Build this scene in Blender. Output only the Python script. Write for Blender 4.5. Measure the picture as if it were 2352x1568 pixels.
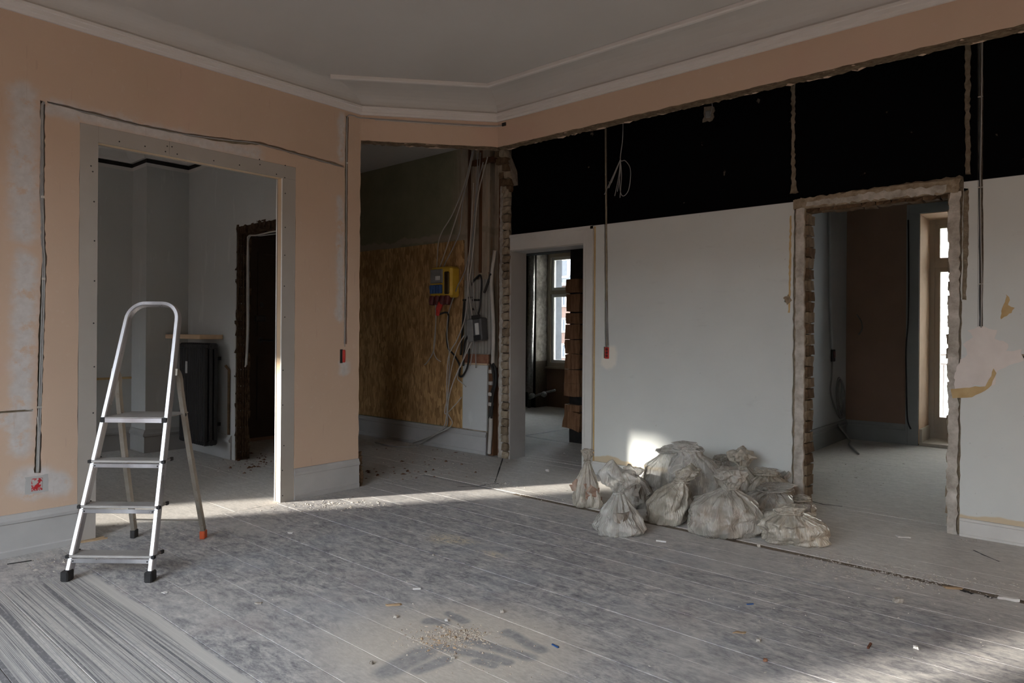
import bpy, math, random
from mathutils import Vector, Matrix, noise as mnoise
from mathutils.geometry import tessellate_polygon

for o in list(bpy.data.objects):
    bpy.data.objects.remove(o)
S = bpy.context.scene
C = S.collection
rnd = random.Random(7)

# ------------------------------------------------------------------ camera
YAW, ROLL, HOFF, FPX, CAMH = math.radians(41.1), -0.007, 19.5, 1568.0, 1.15
_c, _s = math.cos(YAW), math.sin(YAW)
_fw = Vector((-_s, _c, 0)); _rt = Vector((_c, _s, 0)); _up = Vector((0, 0, 1))
FW = _fw
RT = math.cos(ROLL)*_rt - math.sin(ROLL)*_up
UP = math.sin(ROLL)*_rt + math.cos(ROLL)*_up
cd = bpy.data.cameras.new('camera'); cam = bpy.data.objects.new('camera', cd); C.objects.link(cam)
m = Matrix.Identity(4)
for i in range(3):
    m[i][0] = RT[i]; m[i][1] = UP[i]; m[i][2] = -FW[i]
m[2][3] = CAMH
cam.matrix_world = m
cd.sensor_width = 36.0; cd.lens = 36.0*FPX/2352.0; cd.shift_y = -HOFF/2352.0
cd.clip_start = 0.05; cd.clip_end = 200
S.camera = cam

# ------------------------------------------------------------------ world, sun, exposure
W = bpy.data.worlds.new('sky'); S.world = W; W.use_nodes = True
bg = W.node_tree.nodes['Background']
# hazy sky, brighter overhead than at the horizon
_n = W.node_tree.nodes; _l = W.node_tree.links
_tc = _n.new('ShaderNodeTexCoord'); _sx = _n.new('ShaderNodeSeparateXYZ'); _l.new(_tc.outputs['Generated'], _sx.inputs[0])
_mr = _n.new('ShaderNodeMapRange'); _l.new(_sx.outputs[2], _mr.inputs['Value'])
_mr.inputs['From Min'].default_value = 0.0; _mr.inputs['From Max'].default_value = 1.0; _mr.inputs['To Min'].default_value = .6; _mr.inputs['To Max'].default_value = 1.0
_mc = _n.new('ShaderNodeMix'); _mc.data_type = 'RGBA'; _mc.inputs[6].default_value = (0, 0, 0, 1); _mc.inputs[7].default_value = (0.84, 0.92, 1.0, 1)
_l.new(_mr.outputs[0], _mc.inputs[0]); _l.new(_mc.outputs[2], bg.inputs[0])
bg.inputs[1].default_value = 15.0
SUN_AZ, SUN_EL = math.radians(31.0), math.radians(13.3)
sd = bpy.data.lights.new('sun', 'SUN'); sun = bpy.data.objects.new('sun', sd); C.objects.link(sun)
sdir = Vector((math.sin(SUN_AZ)*math.cos(SUN_EL), math.cos(SUN_AZ)*math.cos(SUN_EL), -math.sin(SUN_EL)))
sun.rotation_euler = sdir.to_track_quat('-Z', 'Y').to_euler(); sun.location = (-12, -20, 8)
sd.energy = 9.8; sd.angle = math.radians(1.8); sd.color = (1.0, 0.93, 0.83)
S.view_settings.view_transform = 'Standard'; S.view_settings.look = 'None'
S.view_settings.gamma = 1.0; S.view_settings.use_curve_mapping = False
S.view_settings.exposure = 0.52

# ------------------------------------------------------------------ pixel -> place on a known plane
def ray(u, v):
    return FW + (u-1176)/FPX*RT - (v-784+HOFF)/FPX*UP
def PZ(u, v, z=0.0):
    d = ray(u, v); t = (z-CAMH)/d.z; return Vector((t*d.x, t*d.y, z))
def PX(u, v, x):
    d = ray(u, v); t = x/d.x; return Vector((x, t*d.y, CAMH+t*d.z))
def PY(u, v, y):
    d = ray(u, v); t = y/d.y; return Vector((t*d.x, y, CAMH+t*d.z))

# main planes of the flat
XA, YB, YD = -4.18, 3.855, 4.68      # left wall, header over the removed wall, long back wall
YE, YG = 2.96, 8.2                   # partition behind the left room, rear facade (inner face)
YF = -1.5                            # street facade behind the camera
ZC = 2.92
XR = 1.6

# ------------------------------------------------------------------ materials
class G:
    def __init__(s, name, rough=0.85, spec=0.25, metal=0.0):
        s.m = bpy.data.materials.new(name); s.m.use_nodes = True
        s.nt = s.m.node_tree; s.b = s.nt.nodes['Principled BSDF']
        s.b.inputs['Roughness'].default_value = rough
        s.b.inputs['Specular IOR Level'].default_value = spec
        s.b.inputs['Metallic'].default_value = metal
        s._p = None
    def n(s, t): return s.nt.nodes.new(t)
    def l(s, a, b):
        if isinstance(a, (int, float)): b.default_value = a
        elif isinstance(a, (tuple, list)):
            b.default_value = tuple(a) if len(a) == len(b.default_value) else tuple(a)+(1.0,)
        else: s.nt.links.new(a, b)
    def pos(s):
        if s._p is None: s._p = s.n('ShaderNodeNewGeometry').outputs['Position']
        return s._p
    def objpos(s):
        return s.n('ShaderNodeTexCoord').outputs['Object']
    def scale(s, vec, sc):
        k = s.n('ShaderNodeVectorMath'); k.operation = 'MULTIPLY'; s.l(vec, k.inputs[0]); k.inputs[1].default_value = sc
        return k.outputs[0]
    def noise(s, sc, det=4, rough=0.55, vec=None, st=None, dist=0.0):
        v = vec if vec is not None else s.pos()
        if st: v = s.scale(v, st)
        k = s.n('ShaderNodeTexNoise'); s.l(v, k.inputs['Vector']); k.inputs['Scale'].default_value = sc
        k.inputs['Detail'].default_value = det; k.inputs['Roughness'].default_value = rough
        k.inputs['Distortion'].default_value = dist
        return k.outputs['Fac']
    def ncol(s, sc, det=3, vec=None):
        k = s.n('ShaderNodeTexNoise'); s.l(vec if vec is not None else s.pos(), k.inputs['Vector']); k.inputs['Scale'].default_value = sc
        k.inputs['Detail'].default_value = det
        return k.outputs['Color']
    def vor(s, sc, vec=None, st=None, out='Distance'):
        v = vec if vec is not None else s.pos()
        if st: v = s.scale(v, st)
        k = s.n('ShaderNodeTexVoronoi'); s.l(v, k.inputs['Vector']); k.inputs['Scale'].default_value = sc
        return k.outputs[out]
    def math(s, op, a, b=0.0, clamp=False):
        k = s.n('ShaderNodeMath'); k.operation = op; k.use_clamp = clamp
        s.l(a, k.inputs[0]); s.l(b, k.inputs[1]); return k.outputs[0]
    def ss(s, x, a, b, lo=0.0, hi=1.0):
        k = s.n('ShaderNodeMapRange'); k.interpolation_type = 'SMOOTHSTEP'
        s.l(x, k.inputs['Value']); k.inputs['From Min'].default_value = a; k.inputs['From Max'].default_value = b
        k.inputs['To Min'].default_value = lo; k.inputs['To Max'].default_value = hi
        return k.outputs['Result']
    def mix(s, f, a, b, blend='MIX'):
        k = s.n('ShaderNodeMix'); k.data_type = 'RGBA'; k.blend_type = blend
        s.l(f, k.inputs[0]); s.l(a, k.inputs[6]); s.l(b, k.inputs[7])
        return k.outputs[2]
    def ramp(s, f, stops):
        k = s.n('ShaderNodeValToRGB'); s.l(f, k.inputs[0]); e = k.color_ramp.elements
        while len(e) < len(stops): e.new(0.5)
        for q, (p, c) in zip(e, stops):
            q.position = p; q.color = tuple(c)+(1.0,)
        return k.outputs[0]
    def xyz(s, vec=None):
        k = s.n('ShaderNodeSeparateXYZ'); s.l(vec if vec is not None else s.pos(), k.inputs[0]); return k.outputs
    def wob(s, sc, amt):
        # position shaken by noise: frays the outline of stains
        a = s.n('ShaderNodeVectorMath'); a.operation = 'SUBTRACT'; s.l(s.ncol(sc), a.inputs[0]); a.inputs[1].default_value = (.5, .5, .5)
        b = s.n('ShaderNodeVectorMath'); b.operation = 'SCALE'; s.l(a.outputs[0], b.inputs[0]); b.inputs['Scale'].default_value = amt
        c = s.n('ShaderNodeVectorMath'); c.operation = 'ADD'; s.l(s.pos(), c.inputs[0]); s.l(b.outputs[0], c.inputs[1])
        return c.outputs[0]
    def seg(s, P, ax, a, b, r, soft):
        # soft capsule from a to b in the two axes ax of position P
        o = s.xyz(P); X, Y = o[ax[0]], o[ax[1]]
        dx, dy = b[0]-a[0], b[1]-a[1]; L2 = dx*dx+dy*dy or 1e-6
        px = s.math('SUBTRACT', X, a[0]); py = s.math('SUBTRACT', Y, a[1])
        t = s.math('DIVIDE', s.math('ADD', s.math('MULTIPLY', px, dx), s.math('MULTIPLY', py, dy)), L2, True)
        qx = s.math('SUBTRACT', px, s.math('MULTIPLY', t, dx)); qy = s.math('SUBTRACT', py, s.math('MULTIPLY', t, dy))
        d = s.math('SQRT', s.math('ADD', s.math('MULTIPLY', qx, qx), s.math('MULTIPLY', qy, qy)))
        return s.ss(d, r+soft, r-soft)
    def ell(s, P, c, a, b, ang, soft=0.35):
        o = s.xyz(P); ca, sa = math.cos(ang), math.sin(ang)
        px = s.math('SUBTRACT', o[0], c[0]); py = s.math('SUBTRACT', o[1], c[1])
        u = s.math('DIVIDE', s.math('ADD', s.math('MULTIPLY', px, ca), s.math('MULTIPLY', py, sa)), a)
        v = s.math('DIVIDE', s.math('SUBTRACT', s.math('MULTIPLY', py, ca), s.math('MULTIPLY', px, sa)), b)
        d = s.math('SQRT', s.math('ADD', s.math('MULTIPLY', u, u), s.math('MULTIPLY', v, v)))
        return s.ss(d, 1+soft, 1-soft)
    def mx(s, *f):
        r = f[0]
        for q in f[1:]: r = s.math('MAXIMUM', r, q)
        return r
    def col(s, c): s.l(c, s.b.inputs['Base Color']); return s
    def rough(s, r): s.l(r, s.b.inputs['Roughness']); return s
    def bump(s, h, st=0.3, d=0.01):
        k = s.n('ShaderNodeBump'); s.l(h, k.inputs['Height']); k.inputs['Strength'].default_value = st; k.inputs['Distance'].default_value = d
        s.nt.links.new(k.outputs[0], s.b.inputs['Normal']); return s

M = {}
def simple(key, a, b, sc=8, rough=0.85, spec=0.25, metal=0.0, st=None, bump=0.0, bd=0.004, bsc=None, obj=False, det=5):
    g = G(key, rough, spec, metal)
    v = g.objpos() if obj else None
    f = g.noise(sc, det, 0.6, v, st)
    g.col(g.ramp(f, [(0.3, a), (0.7, b)]))
    if bump: g.bump(g.noise(bsc or sc*3, 5, 0.6, v, st), bump, bd)
    M[key] = g.m
    return g

# peach paint of the left room wall and headers, with scraped and filled places along the cable chases
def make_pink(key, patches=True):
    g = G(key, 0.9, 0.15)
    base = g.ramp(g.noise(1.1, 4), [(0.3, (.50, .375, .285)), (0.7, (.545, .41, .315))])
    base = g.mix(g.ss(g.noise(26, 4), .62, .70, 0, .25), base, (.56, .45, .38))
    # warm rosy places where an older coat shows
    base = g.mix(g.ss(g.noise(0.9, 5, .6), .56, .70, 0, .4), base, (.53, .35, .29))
    if patches:
        P = g.wob(5.0, .16); Q = g.wob(16, .07)
        ax = (1, 2)
        f1 = g.seg(Q, ax, (.985, 2.36), (.985, 1.65), .055, .035)
        f2 = g.seg(Q, ax, (.995, 1.50), (.98, .55), .05, .03)
        f3 = g.seg(P, ax, (1.02, .36), (1.12, .34), .085, .03)
        f4 = g.seg(Q, ax, (1.10, 2.315), (1.9, 2.30), .04, .03)
        f5 = g.seg(Q, ax, (1.9, 2.30), (2.25, 2.30), .035, .04)
        f6 = g.seg(Q, ax, (2.90, 2.70), (2.90, 2.40), .025, .02)
        f7 = g.seg(Q, ax, (2.895, 2.1), (2.90, 1.25), .03, .02)
        f8 = g.seg(Q, ax, (.86, .70), (1.0, .70), .03, .02)
        f9 = g.seg(P, ax, (2.935, .93), (2.935, .86), .03, .02)
        f = g.mx(f1, f2, f3, f4, f5, f6, f7, f8, f9)
        brk = g.ss(g.noise(14, 5, .65), .30, .48)
        f = g.math('MULTIPLY', f, brk)
        base = g.mix(g.math('MULTIPLY', f, .9), base, g.ramp(g.noise(30, 4), [(.3, (.47, .455, .445)), (.7, (.56, .55, .545))]))
        # hairline scratches
    sc = g.ss(g.noise(9, 2, .5, None, (1, 6, .5)), .70, .735, 0, .25)
    base = g.mix(sc, base, (.36, .27, .21))
    g.col(base); g.bump(g.noise(55, 4), .12, .004)
    M[key] = g.m
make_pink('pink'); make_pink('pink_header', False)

# long back wall: pale grey below, matt black above the old ceiling line
g = G('grey_black', 0.8, 0.2)
z = g.xyz()[2]
low = g.ramp(g.noise(1.4, 4), [(0.3, (.56, .585, .575)), (0.7, (.62, .645, .63))])
low = g.mix(g.ss(g.noise(40, 3, .6), .70, .76, 0, .5), low, (.33, .335, .33))
low = g.mix(g.ss(g.noise(7, 5, .7, None, (.6, 1, 2.2)), .60, .72, 0, .18), low, (.40, .41, .41))
# ochre undercoat just above the skirting
z2 = g.xyz(g.wob(4, .12))[2]
low = g.mix(g.ss(z2, .138, .126, 0, .75), low, (.56, .43, .25))
# filler halo round the socket box and the big filled place at the right
Q = g.wob(14, .06)
pt = g.seg(Q, (0, 2), (-3.03, .99), (-3.04, .93), .068, .02)
low = g.mix(pt, low, (.74, .72, .66))
blk = g.mix(g.ss(g.noise(11, 3, .5), .73, .76, 0, .9), (.0022, .0022, .0028), (.12, .10, .08))
blk = g.mix(g.ss(g.noise(2.0, 4), .6, .8, 0, 1), blk, (.004, .004, .0045))
g.col(g.mix(g.ss(z, 2.038, 2.042), low, blk))
g.rough(g.ss(z, 2.038, 2.042, .75, .9)); g.l(g.ss(z, 2.038, 2.042, .2, .04), g.b.inputs['Specular IOR Level'])
g.bump(g.noise(45, 4), .1, .004); M['grey_black'] = g.m

simple('ceiling', (.47, .455, .435), (.51, .495, .475), 1.2, .9, .15, bump=.05)
simple('cornice', (.58, .56, .54), (.63, .61, .59), 3, .8, .2, bump=.08)
simple('skirting', (.36, .36, .355), (.42, .42, .415), 4, .6, .35, bump=.06, bsc=18)
simple('skirting_white', (.55, .55, .53), (.63, .63, .61), 4, .55, .35)
simple('drywall', (.34, .315, .285), (.375, .35, .32), 3, .92, .1, bump=.05, bsc=60)
simple('gypsum_edge', (.70, .69, .67), (.78, .77, .75), 30, .9, .1)
simple('timber', (.56, .42, .28), (.66, .51, .36), 12, .7, .2, st=(1, 1, .08))
simple('timber_shelf', (.55, .38, .24), (.66, .48, .32), 12, .7, .2, st=(.08, 1, 1))
simple('old_wood', (.075, .035, .018), (.17, .085, .045), 14, .8, .2, st=(1, 1, .06), bump=.3)
simple('block_wood', (.15, .075, .038), (.29, .16, .09), 40, .85, .15, st=(1, 1, .12), bump=.5)
simple('charred', (.012, .012, .013), (.03, .027, .025), 15, .85, .2, bump=.4)
simple('old_plaster', (.21, .165, .11), (.40, .335, .25), 24, .95, .1, bump=.9, bd=.012, bsc=40)
simple('pale_plaster', (.30, .272, .232), (.60, .57, .525), 14, .95, .1, bump=.7, bd=.008, bsc=35)
simple('filler', (.64, .59, .56), (.74, .69, .66), 6, .9, .15, bump=.25, bsc=14, bd=.006)
simple('ochre', (.44, .31, .15), (.55, .41, .22), 15, .9, .15, bump=.3)
simple('chase', (.09, .065, .045), (.20, .155, .105), 25, .95, .1, bump=.9, bd=.01, bsc=60)
simple('chase_olive', (.24, .21, .155), (.36, .32, .245), 18, .95, .1, bump=.7, bd=.01)
simple('brick_dark', (.07, .045, .028), (.17, .115, .07), 18, .95, .1, bump=.8, bd=.01, obj=True)
simple('brick_buff', (.22, .175, .125), (.38, .32, .24), 16, .95, .1, bump=.8, bd=.01, obj=True)
simple('brick_red', (.22, .10, .065), (.32, .17, .11), 16, .95, .1, bump=.8, bd=.01, obj=True)
simple('brick_sooty', (.035, .022, .014), (.10, .066, .043), 22, .95, .1, bump=.9, bd=.012, obj=True)
simple('brick_mid', (.13, .10, .068), (.26, .205, .145), 16, .95, .1, bump=.8, bd=.01, obj=True)
simple('mortar', (.17, .14, .11), (.26, .22, .18), 40, .98, .05, bump=.9, bd=.01)
simple('grey_room', (.225, .235, .23), (.265, .275, .27), 2, .85, .2, bump=.08, bsc=40)
simple('dark_brown_room', (.22, .145, .108), (.27, .18, .135), 1.5, .9, .15)
simple('dim_grey', (.36, .37, .375), (.41, .42, .425), 2, .85, .2)
simple('white_lining', (.37, .36, .345), (.42, .41, .395), 3, .6, .3)
simple('black_iron', (.011, .011, .013), (.019, .019, .021), 20, .42, .4)
simple('cable_grey', (.26, .26, .26), (.34, .34, .335), 10, .6, .3)
simple('cable_pale', (.40, .38, .35), (.50, .48, .45), 10, .6, .3)
simple('cable_black', (.012, .012, .012), (.03, .03, .03), 10, .6, .3)
simple('red_plastic', (.42, .025, .022), (.52, .05, .04), 30, .5, .4)
simple('dark_red', (.07, .012, .014), (.11, .02, .02), 30, .5, .4)
simple('yellow_plastic', (.52, .33, .03), (.60, .40, .05), 12, .5, .4)
simple('blue_plastic', (.02, .07, .22), (.035, .11, .30), 12, .5, .4)
simple('grey_plastic', (.16, .16, .155), (.22, .22, .215), 12, .5, .4)
simple('meter_grey', (.05, .052, .055), (.08, .082, .086), 12, .45, .4)
simple('orange_plastic', (.45, .07, .02), (.55, .10, .03), 12, .5, .4)
simple('rubber', (.012, .012, .013), (.03, .03, .032), 25, .6, .3)
simple('paper', (.5, .5, .49), (.62, .62, .6), 20, .8, .2)
simple('panel_ribbed', (.26, .25, .225), (.34, .33, .30), 9, .6, .3)
simple('door_brown', (.022, .014, .009), (.034, .022, .014), 6, .6, .3)
simple('window_wood', (.40, .35, .28), (.48, .425, .345), 10, .6, .3, st=(1, 1, .1))
simple('window_white', (.62, .63, .62), (.70, .71, .70), 10, .5, .35)
simple('reveal_warm', (.50, .34, .22), (.58, .41, .28), 4, .8, .2)
simple('rail_white', (.45, .45, .46), (.5, .5, .51), 5, .5, .4)
simple('stone', (.36, .33, .29), (.50, .47, .43), 40, .95, .1, bump=.5, obj=True)
simple('white_flake', (.55, .54, .52), (.68, .67, .65), 20, .9, .1)
simple('splinter', (.30, .21, .13), (.42, .31, .20), 30, .85, .1)
simple('rust', (.10, .04, .025), (.17, .07, .04), 40, .8, .2)
simple('rubble_pink', (.34, .20, .15), (.48, .38, .30), 18, .95, .1, bump=.6)
simple('sweepings', (.30, .24, .18), (.52, .46, .39), 60, .95, .1)
simple('rubble_grey', (.17, .15, .13), (.38, .35, .31), 18, .95, .1, bump=.6)
simple('brass', (.05, .035, .015), (.10, .07, .03), 10, .35, .5, .8)

# aluminium with paint specks
g = G('aluminium', .34, .5, .9)
f = g.noise(7, 5, .6, g.objpos(), (1, 1, .35))
c = g.ramp(f, [(.3, (.42, .42, .44)), (.7, (.62, .62, .65))])
c = g.mix(g.ss(g.noise(70, 3, .6, g.objpos()), .68, .72, 0, .7), c, (.30, .26, .22))
g.col(c); g.rough(g.ss(f, .3, .7, .26, .46)); M['aluminium'] = g.m
g = G('aluminium_dull', .5, .4, .6)
c = g.ramp(g.noise(9, 5, .6, g.objpos()), [(.3, (.26, .235, .20)), (.7, (.38, .35, .31))])
c = g.mix(g.ss(g.noise(60, 3, .6, g.objpos()), .62, .70, 0, .6), c, (.20, .13, .08))
g.col(c); M['aluminium_dull'] = g.m
g = G('tread', .6, .35, .35)
f = g.noise(6, 5, .65, g.objpos())
g.col(g.ramp(f, [(.3, (.30, .29, .28)), (.7, (.42, .41, .395))])); M['tread'] = g.m
g = G('foil', .38, .5, .85)
g.col(g.ramp(g.noise(30, 4), [(.3, (.30, .30, .30)), (.7, (.6, .6, .6))])); g.bump(g.noise(40, 3), .8, .01); M['foil'] = g.m

# red mounting box smeared with filler
g = G('red_smeared', .7, .3)
g.col(g.mix(g.ss(g.noise(60, 4, .6), .46, .56), (.40, .02, .025), (.42, .40, .385))); M['red_smeared'] = g.m

# chipboard (OSB): long strands
g = G('osb', .85, .15)
o = g.wob(8, .05)
f = g.vor(26, o, (2.2, 1, .55), 'Color')
k = g.n('ShaderNodeSeparateColor'); g.l(f, k.inputs[0])
c = g.ramp(k.outputs[0], [(0, (.28, .165, .07)), (.5, (.44, .27, .12)), (1, (.60, .39, .19))])
c = g.mix(g.ss(g.noise(5, 5, .6, None, (1.6, 1, .7)), .45, .68, 0, .55), c, (.19, .105, .045))
z = g.xyz()[2]
g.col(c); g.bump(k.outputs[1], .3, .004); M['osb'] = g.m

# hall wall above the chipboard: old greenish distemper over plaster
g = G('hall_plaster', .92, .1)
c = g.ramp(g.noise(3, 5, .6), [(.3, (.18, .175, .115)), (.7, (.25, .24, .165))])
xx = g.xyz(g.wob(5, .2))
c = g.mix(g.ss(xx[0], -4.95, -4.72), c, g.ramp(g.noise(9, 5, .65, None, (2.5, 1, .35)), [(.3, (.24, .19, .14)), (.55, (.38, .33, .26)), (.75, (.42, .25, .14))]))
c = g.mix(g.ss(g.math('ABSOLUTE', g.math('SUBTRACT', xx[2], 2.10)), .05, .02), c, (.30, .26, .20))
g.col(c); g.bump(g.noise(30, 5), .4, .008); M['hall_plaster'] = g.m

# left room walls: grey with filler streaks
g = G('grey_filled', .85, .2)
c = g.ramp(g.noise(1.6, 4), [(.3, (.50, .515, .51)), (.7, (.55, .565, .56))])
c = g.mix(g.ss(g.noise(5, 4, .55, None, (2.2, 2.2, .42)), .625, .66, 0, .6), c, (.60, .61, .60))
c = g.mix(g.ss(g.noise(22, 3, .5), .72, .76, 0, .5), c, (.62, .62, .61))
g.col(c); g.bump(g.noise(35, 4), .12, .005); M['grey_filled'] = g.m

# dusty floorboards
DC = PZ(1050, 1470)
def make_floor():
    g = G('dusty_boards', .88, .18)
    big = g.noise(1.1, 5, .6)
    st = g.noise(9, 7, .78, None, (1.0, 2.6, 1))
    sw = g.noise(5.5, 5, .7, None, (1, 1.6, 1), 2.2)
    fine = g.noise(42, 4, .7, None, (.8, 2, 1), .6)
    t = g.math('ADD', g.math('MULTIPLY', st, .40), g.math('ADD', g.math('MULTIPLY', sw, .34), g.math('MULTIPLY', fine, .26)))
    c = g.ramp(t, [(.38, (.14, .142, .155)), (.46, (.28, .277, .286)), (.53, (.43, .42, .413)), (.61, (.60, .58, .555))])
    # broad pools of lighter dust and of darker worn paint
    c = g.mix(g.ss(big, .50, .68, 0, .6), c, (.52, .505, .485))
    c = g.mix(g.ss(g.noise(1.7, 4, .6), .60, .76, 0, .55), c, (.23, .225, .235))
    # bluish and reddish casts of old paint
    c = g.mix(g.ss(g.noise(2.6, 4), .52, .66, 0, .22), c, (.31, .345, .39))
    c = g.mix(g.ss(g.noise(3.3, 4, .6), .56, .70, 0, .25), c, (.36, .305, .295))
    p = g.xyz(g.wob(3, .25))
    # beyond the removed wall and in the side rooms plaster dust lies thicker
    thick = g.mx(g.ss(p[1], 3.05, 3.9), g.ss(p[0], -3.95, -4.35))
    dust = g.ramp(g.math('ADD', g.math('MULTIPLY', st, .5), g.math('MULTIPLY', fine, .5)), [(.36, (.47, .455, .432)), (.62, (.68, .655, .62))])
    c = g.mix(g.math('MULTIPLY', thick, .85), c, dust)
    # combed adhesive lines, lower left
    q = g.xyz(g.wob(1.5, .05)); rp = g.xyz()
    reg = g.math('MULTIPLY', g.ss(q[1], 1.145, 1.125), g.ss(q[0], -3.74, -3.55))
    ln = g.noise(17, 3, .75, None, (.010, 1.9, 1))
    lines = g.ramp(ln, [(.44, (.15, .15, .16)), (.475, (.52, .505, .48)), (.52, (.40, .39, .375)), (.545, (.17, .17, .18)), (.59, (.58, .565, .54)), (.63, (.30, .30, .305))])
    lines = g.mix(g.ss(fine, .5, .62, 0, .5), lines, (.30, .30, .31))
    c = g.mix(g.math('MULTIPLY', reg, .9), c, lines)
    edge = g.math('MULTIPLY', g.math('MULTIPLY', g.ss(q[1], 1.085, 1.10), g.ss(q[1], 1.145, 1.13)), g.ss(q[0], -3.74, -3.5))
    c = g.mix(g.math('MULTIPLY', edge, .85), c, (.56, .545, .515))
    # heap of swept dust with broom strokes
    D = g.wob(6, .10)
    e0 = g.ell(D, (DC.x+.03, DC.y-.03), .44, .36, .7, .4)
    c = g.mix(g.math('MULTIPLY', e0, .92), c, g.ramp(fine, [(.35, (.52, .475, .415)), (.65, (.62, .575, .51))]))
    D2 = g.wob(9, .035)
    a1 = PZ(1010, 1484); b1 = PZ(1165, 1520); a2 = PZ(1075, 1470); b2 = PZ(1215, 1508); a3 = PZ(975, 1497); b3 = PZ(895, 1540)
    a4 = PZ(1165, 1452); b4 = PZ(1240, 1490); a5 = PZ(985, 1425); b5 = PZ(1018, 1430); a6 = PZ(1030, 1408); b6 = PZ(1066, 1425)
    a7 = PZ(1020, 1515); b7 = PZ(960, 1540); a8 = PZ(1095, 1520); b8 = PZ(1130, 1528)
    f = None
    for a, b, r in ((a1, b1, .026), (a2, b2, .03), (a3, b3, .05), (a4, b4, .028), (a5, b5, .03), (a6, b6, .022), (a7, b7, .03), (a8, b8, .022)):
        q_ = g.seg(D2, (0, 1), (a.x, a.y), (b.x, b.y), r, r*.45)
        f = q_ if f is None else g.mx(f, q_)
    c = g.mix(g.math('MULTIPLY', f, .8), c, g.ramp(g.noise(30, 4, .7), [(.35, (.19, .195, .215)), (.65, (.36, .355, .35))]))
    # little spills of sawdust
    for (u, v, r) in ((1040, 1238, .10), (1125, 1273, .06), (1015, 1240, .07)):
        w = PZ(u, v)
        e = g.math('MULTIPLY', g.ell(D, (w.x, w.y), r*1.4, r*.6, .2, .6), g.ss(fine, .42, .58))
        c = g.mix(g.math('MULTIPLY', e, .9), c, (.62, .55, .42))
    g.col(c)
    g.bump(t, .18, .006)
    M['floor'] = g.m
make_floor()
simple('joint_dust', (.27, .265, .26), (.50, .485, .47), 5, .95, .1, st=(1, 6, 1))

# translucent refuse sack film
def make_film(key, tint, alpha):
    g = G(key, .3, .6); g.b.inputs['Coat Weight'].default_value = .35; g.b.inputs['Coat Roughness'].default_value = .12
    v = g.objpos()
    f = g.noise(9, 5, .6, v)
    dusty = g.ss(f, .42, .62)
    g.col(g.mix(dusty, tint, tuple(min(1, t*1.2) for t in tint)))
    g.rough(g.ss(f, .4, .65, .12, .36))
    # creases running up to the tie
    o = g.xyz(v); at = g.math('ARCTAN2', o[0], g.math('MULTIPLY', o[1], -1.0))
    cb_ = g.n('ShaderNodeCombineXYZ'); g.l(g.math('MULTIPLY', at, 3.2), cb_.inputs[0]); g.l(g.math('MULTIPLY', o[2], 4.5), cb_.inputs[1])
    k1 = g.noise(1.3, 2, .5, cb_.outputs[0], None, .6); k2 = g.noise(3.6, 2, .5, cb_.outputs[0], None, .8)
    r1 = g.math('ABSOLUTE', g.math('SUBTRACT', k1, .5)); r2 = g.math('ABSOLUTE', g.math('SUBTRACT', k2, .5))
    h = g.math('ADD', g.ss(r1, 0, .10), g.math('MULTIPLY', g.ss(r2, 0, .12), .45))
    a = g.math('ADD', g.ss(g.noise(5, 3, .6, v), .3, .7, alpha-.16, alpha+.10), g.ss(r1, .035, .0, 0, .18), True)
    g.l(a, g.b.inputs['Alpha'])
    g.bump(g.math('MULTIPLY', h, -1.0), .45, .012)
    M[key] = g.m
make_film('film_grey', (.50, .475, .425), .66)
make_film('film_beige', (.51, .47, .395), .78)
make_film('film_clear', (.56, .55, .51), .56)

# window glass: lets light straight through, mirrors a little
def make_glass():
    mt = bpy.data.materials.new('glass'); mt.use_nodes = True; nt = mt.node_tree
    nt.nodes.clear()
    o = nt.nodes.new('ShaderNodeOutputMaterial'); mx = nt.nodes.new('ShaderNodeMixShader')
    a = nt.nodes.new('ShaderNodeBsdfTransparent'); b = nt.nodes.new('ShaderNodeBsdfGlossy')
    a.inputs[0].default_value = (.93, .95, .95, 1); b.inputs['Roughness'].default_value = .02
    fr = nt.nodes.new('ShaderNodeFresnel'); fr.inputs[0].default_value = 1.45
    nt.links.new(fr.outputs[0], mx.inputs[0]); nt.links.new(a.outputs[0], mx.inputs[1]); nt.links.new(b.outputs[0], mx.inputs[2])
    nt.links.new(mx.outputs[0], o.inputs[0]); M['glass'] = mt
make_glass()

# outdoor masonry
g = G('red_facade', .9, .15)
k = g.n('ShaderNodeTexBrick'); g.l(g.scale(g.pos(), (1, 1, 1)), k.inputs['Vector'])
mp = g.n('ShaderNodeMapping'); g.l(g.pos(), mp.inputs[0]); mp.inputs['Rotation'].default_value = (math.pi/2, 0, 0)
g.nt.links.new(mp.outputs[0], k.inputs['Vector'])
k.inputs['Color1'].default_value = (.075, .045, .037, 1); k.inputs['Color2'].default_value = (.095, .058, .047, 1); k.inputs['Mortar'].default_value = (.10, .085, .075, 1)
k.inputs['Scale'].default_value = 1.6
g.col(k.outputs[0]); M['red_facade'] = g.m
simple('slate', (.042, .046, .055), (.060, .065, .075), 3, .7, .3)
simple('cream_facade', (.62, .57, .50), (.68, .63, .56), 1.5, .9, .15)
simple('street', (.10, .10, .10), (.14, .14, .14), 1, .9, .1)
simple('opp_brick', (.10, .06, .045), (.14, .085, .065), 1, .9, .1)

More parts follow.
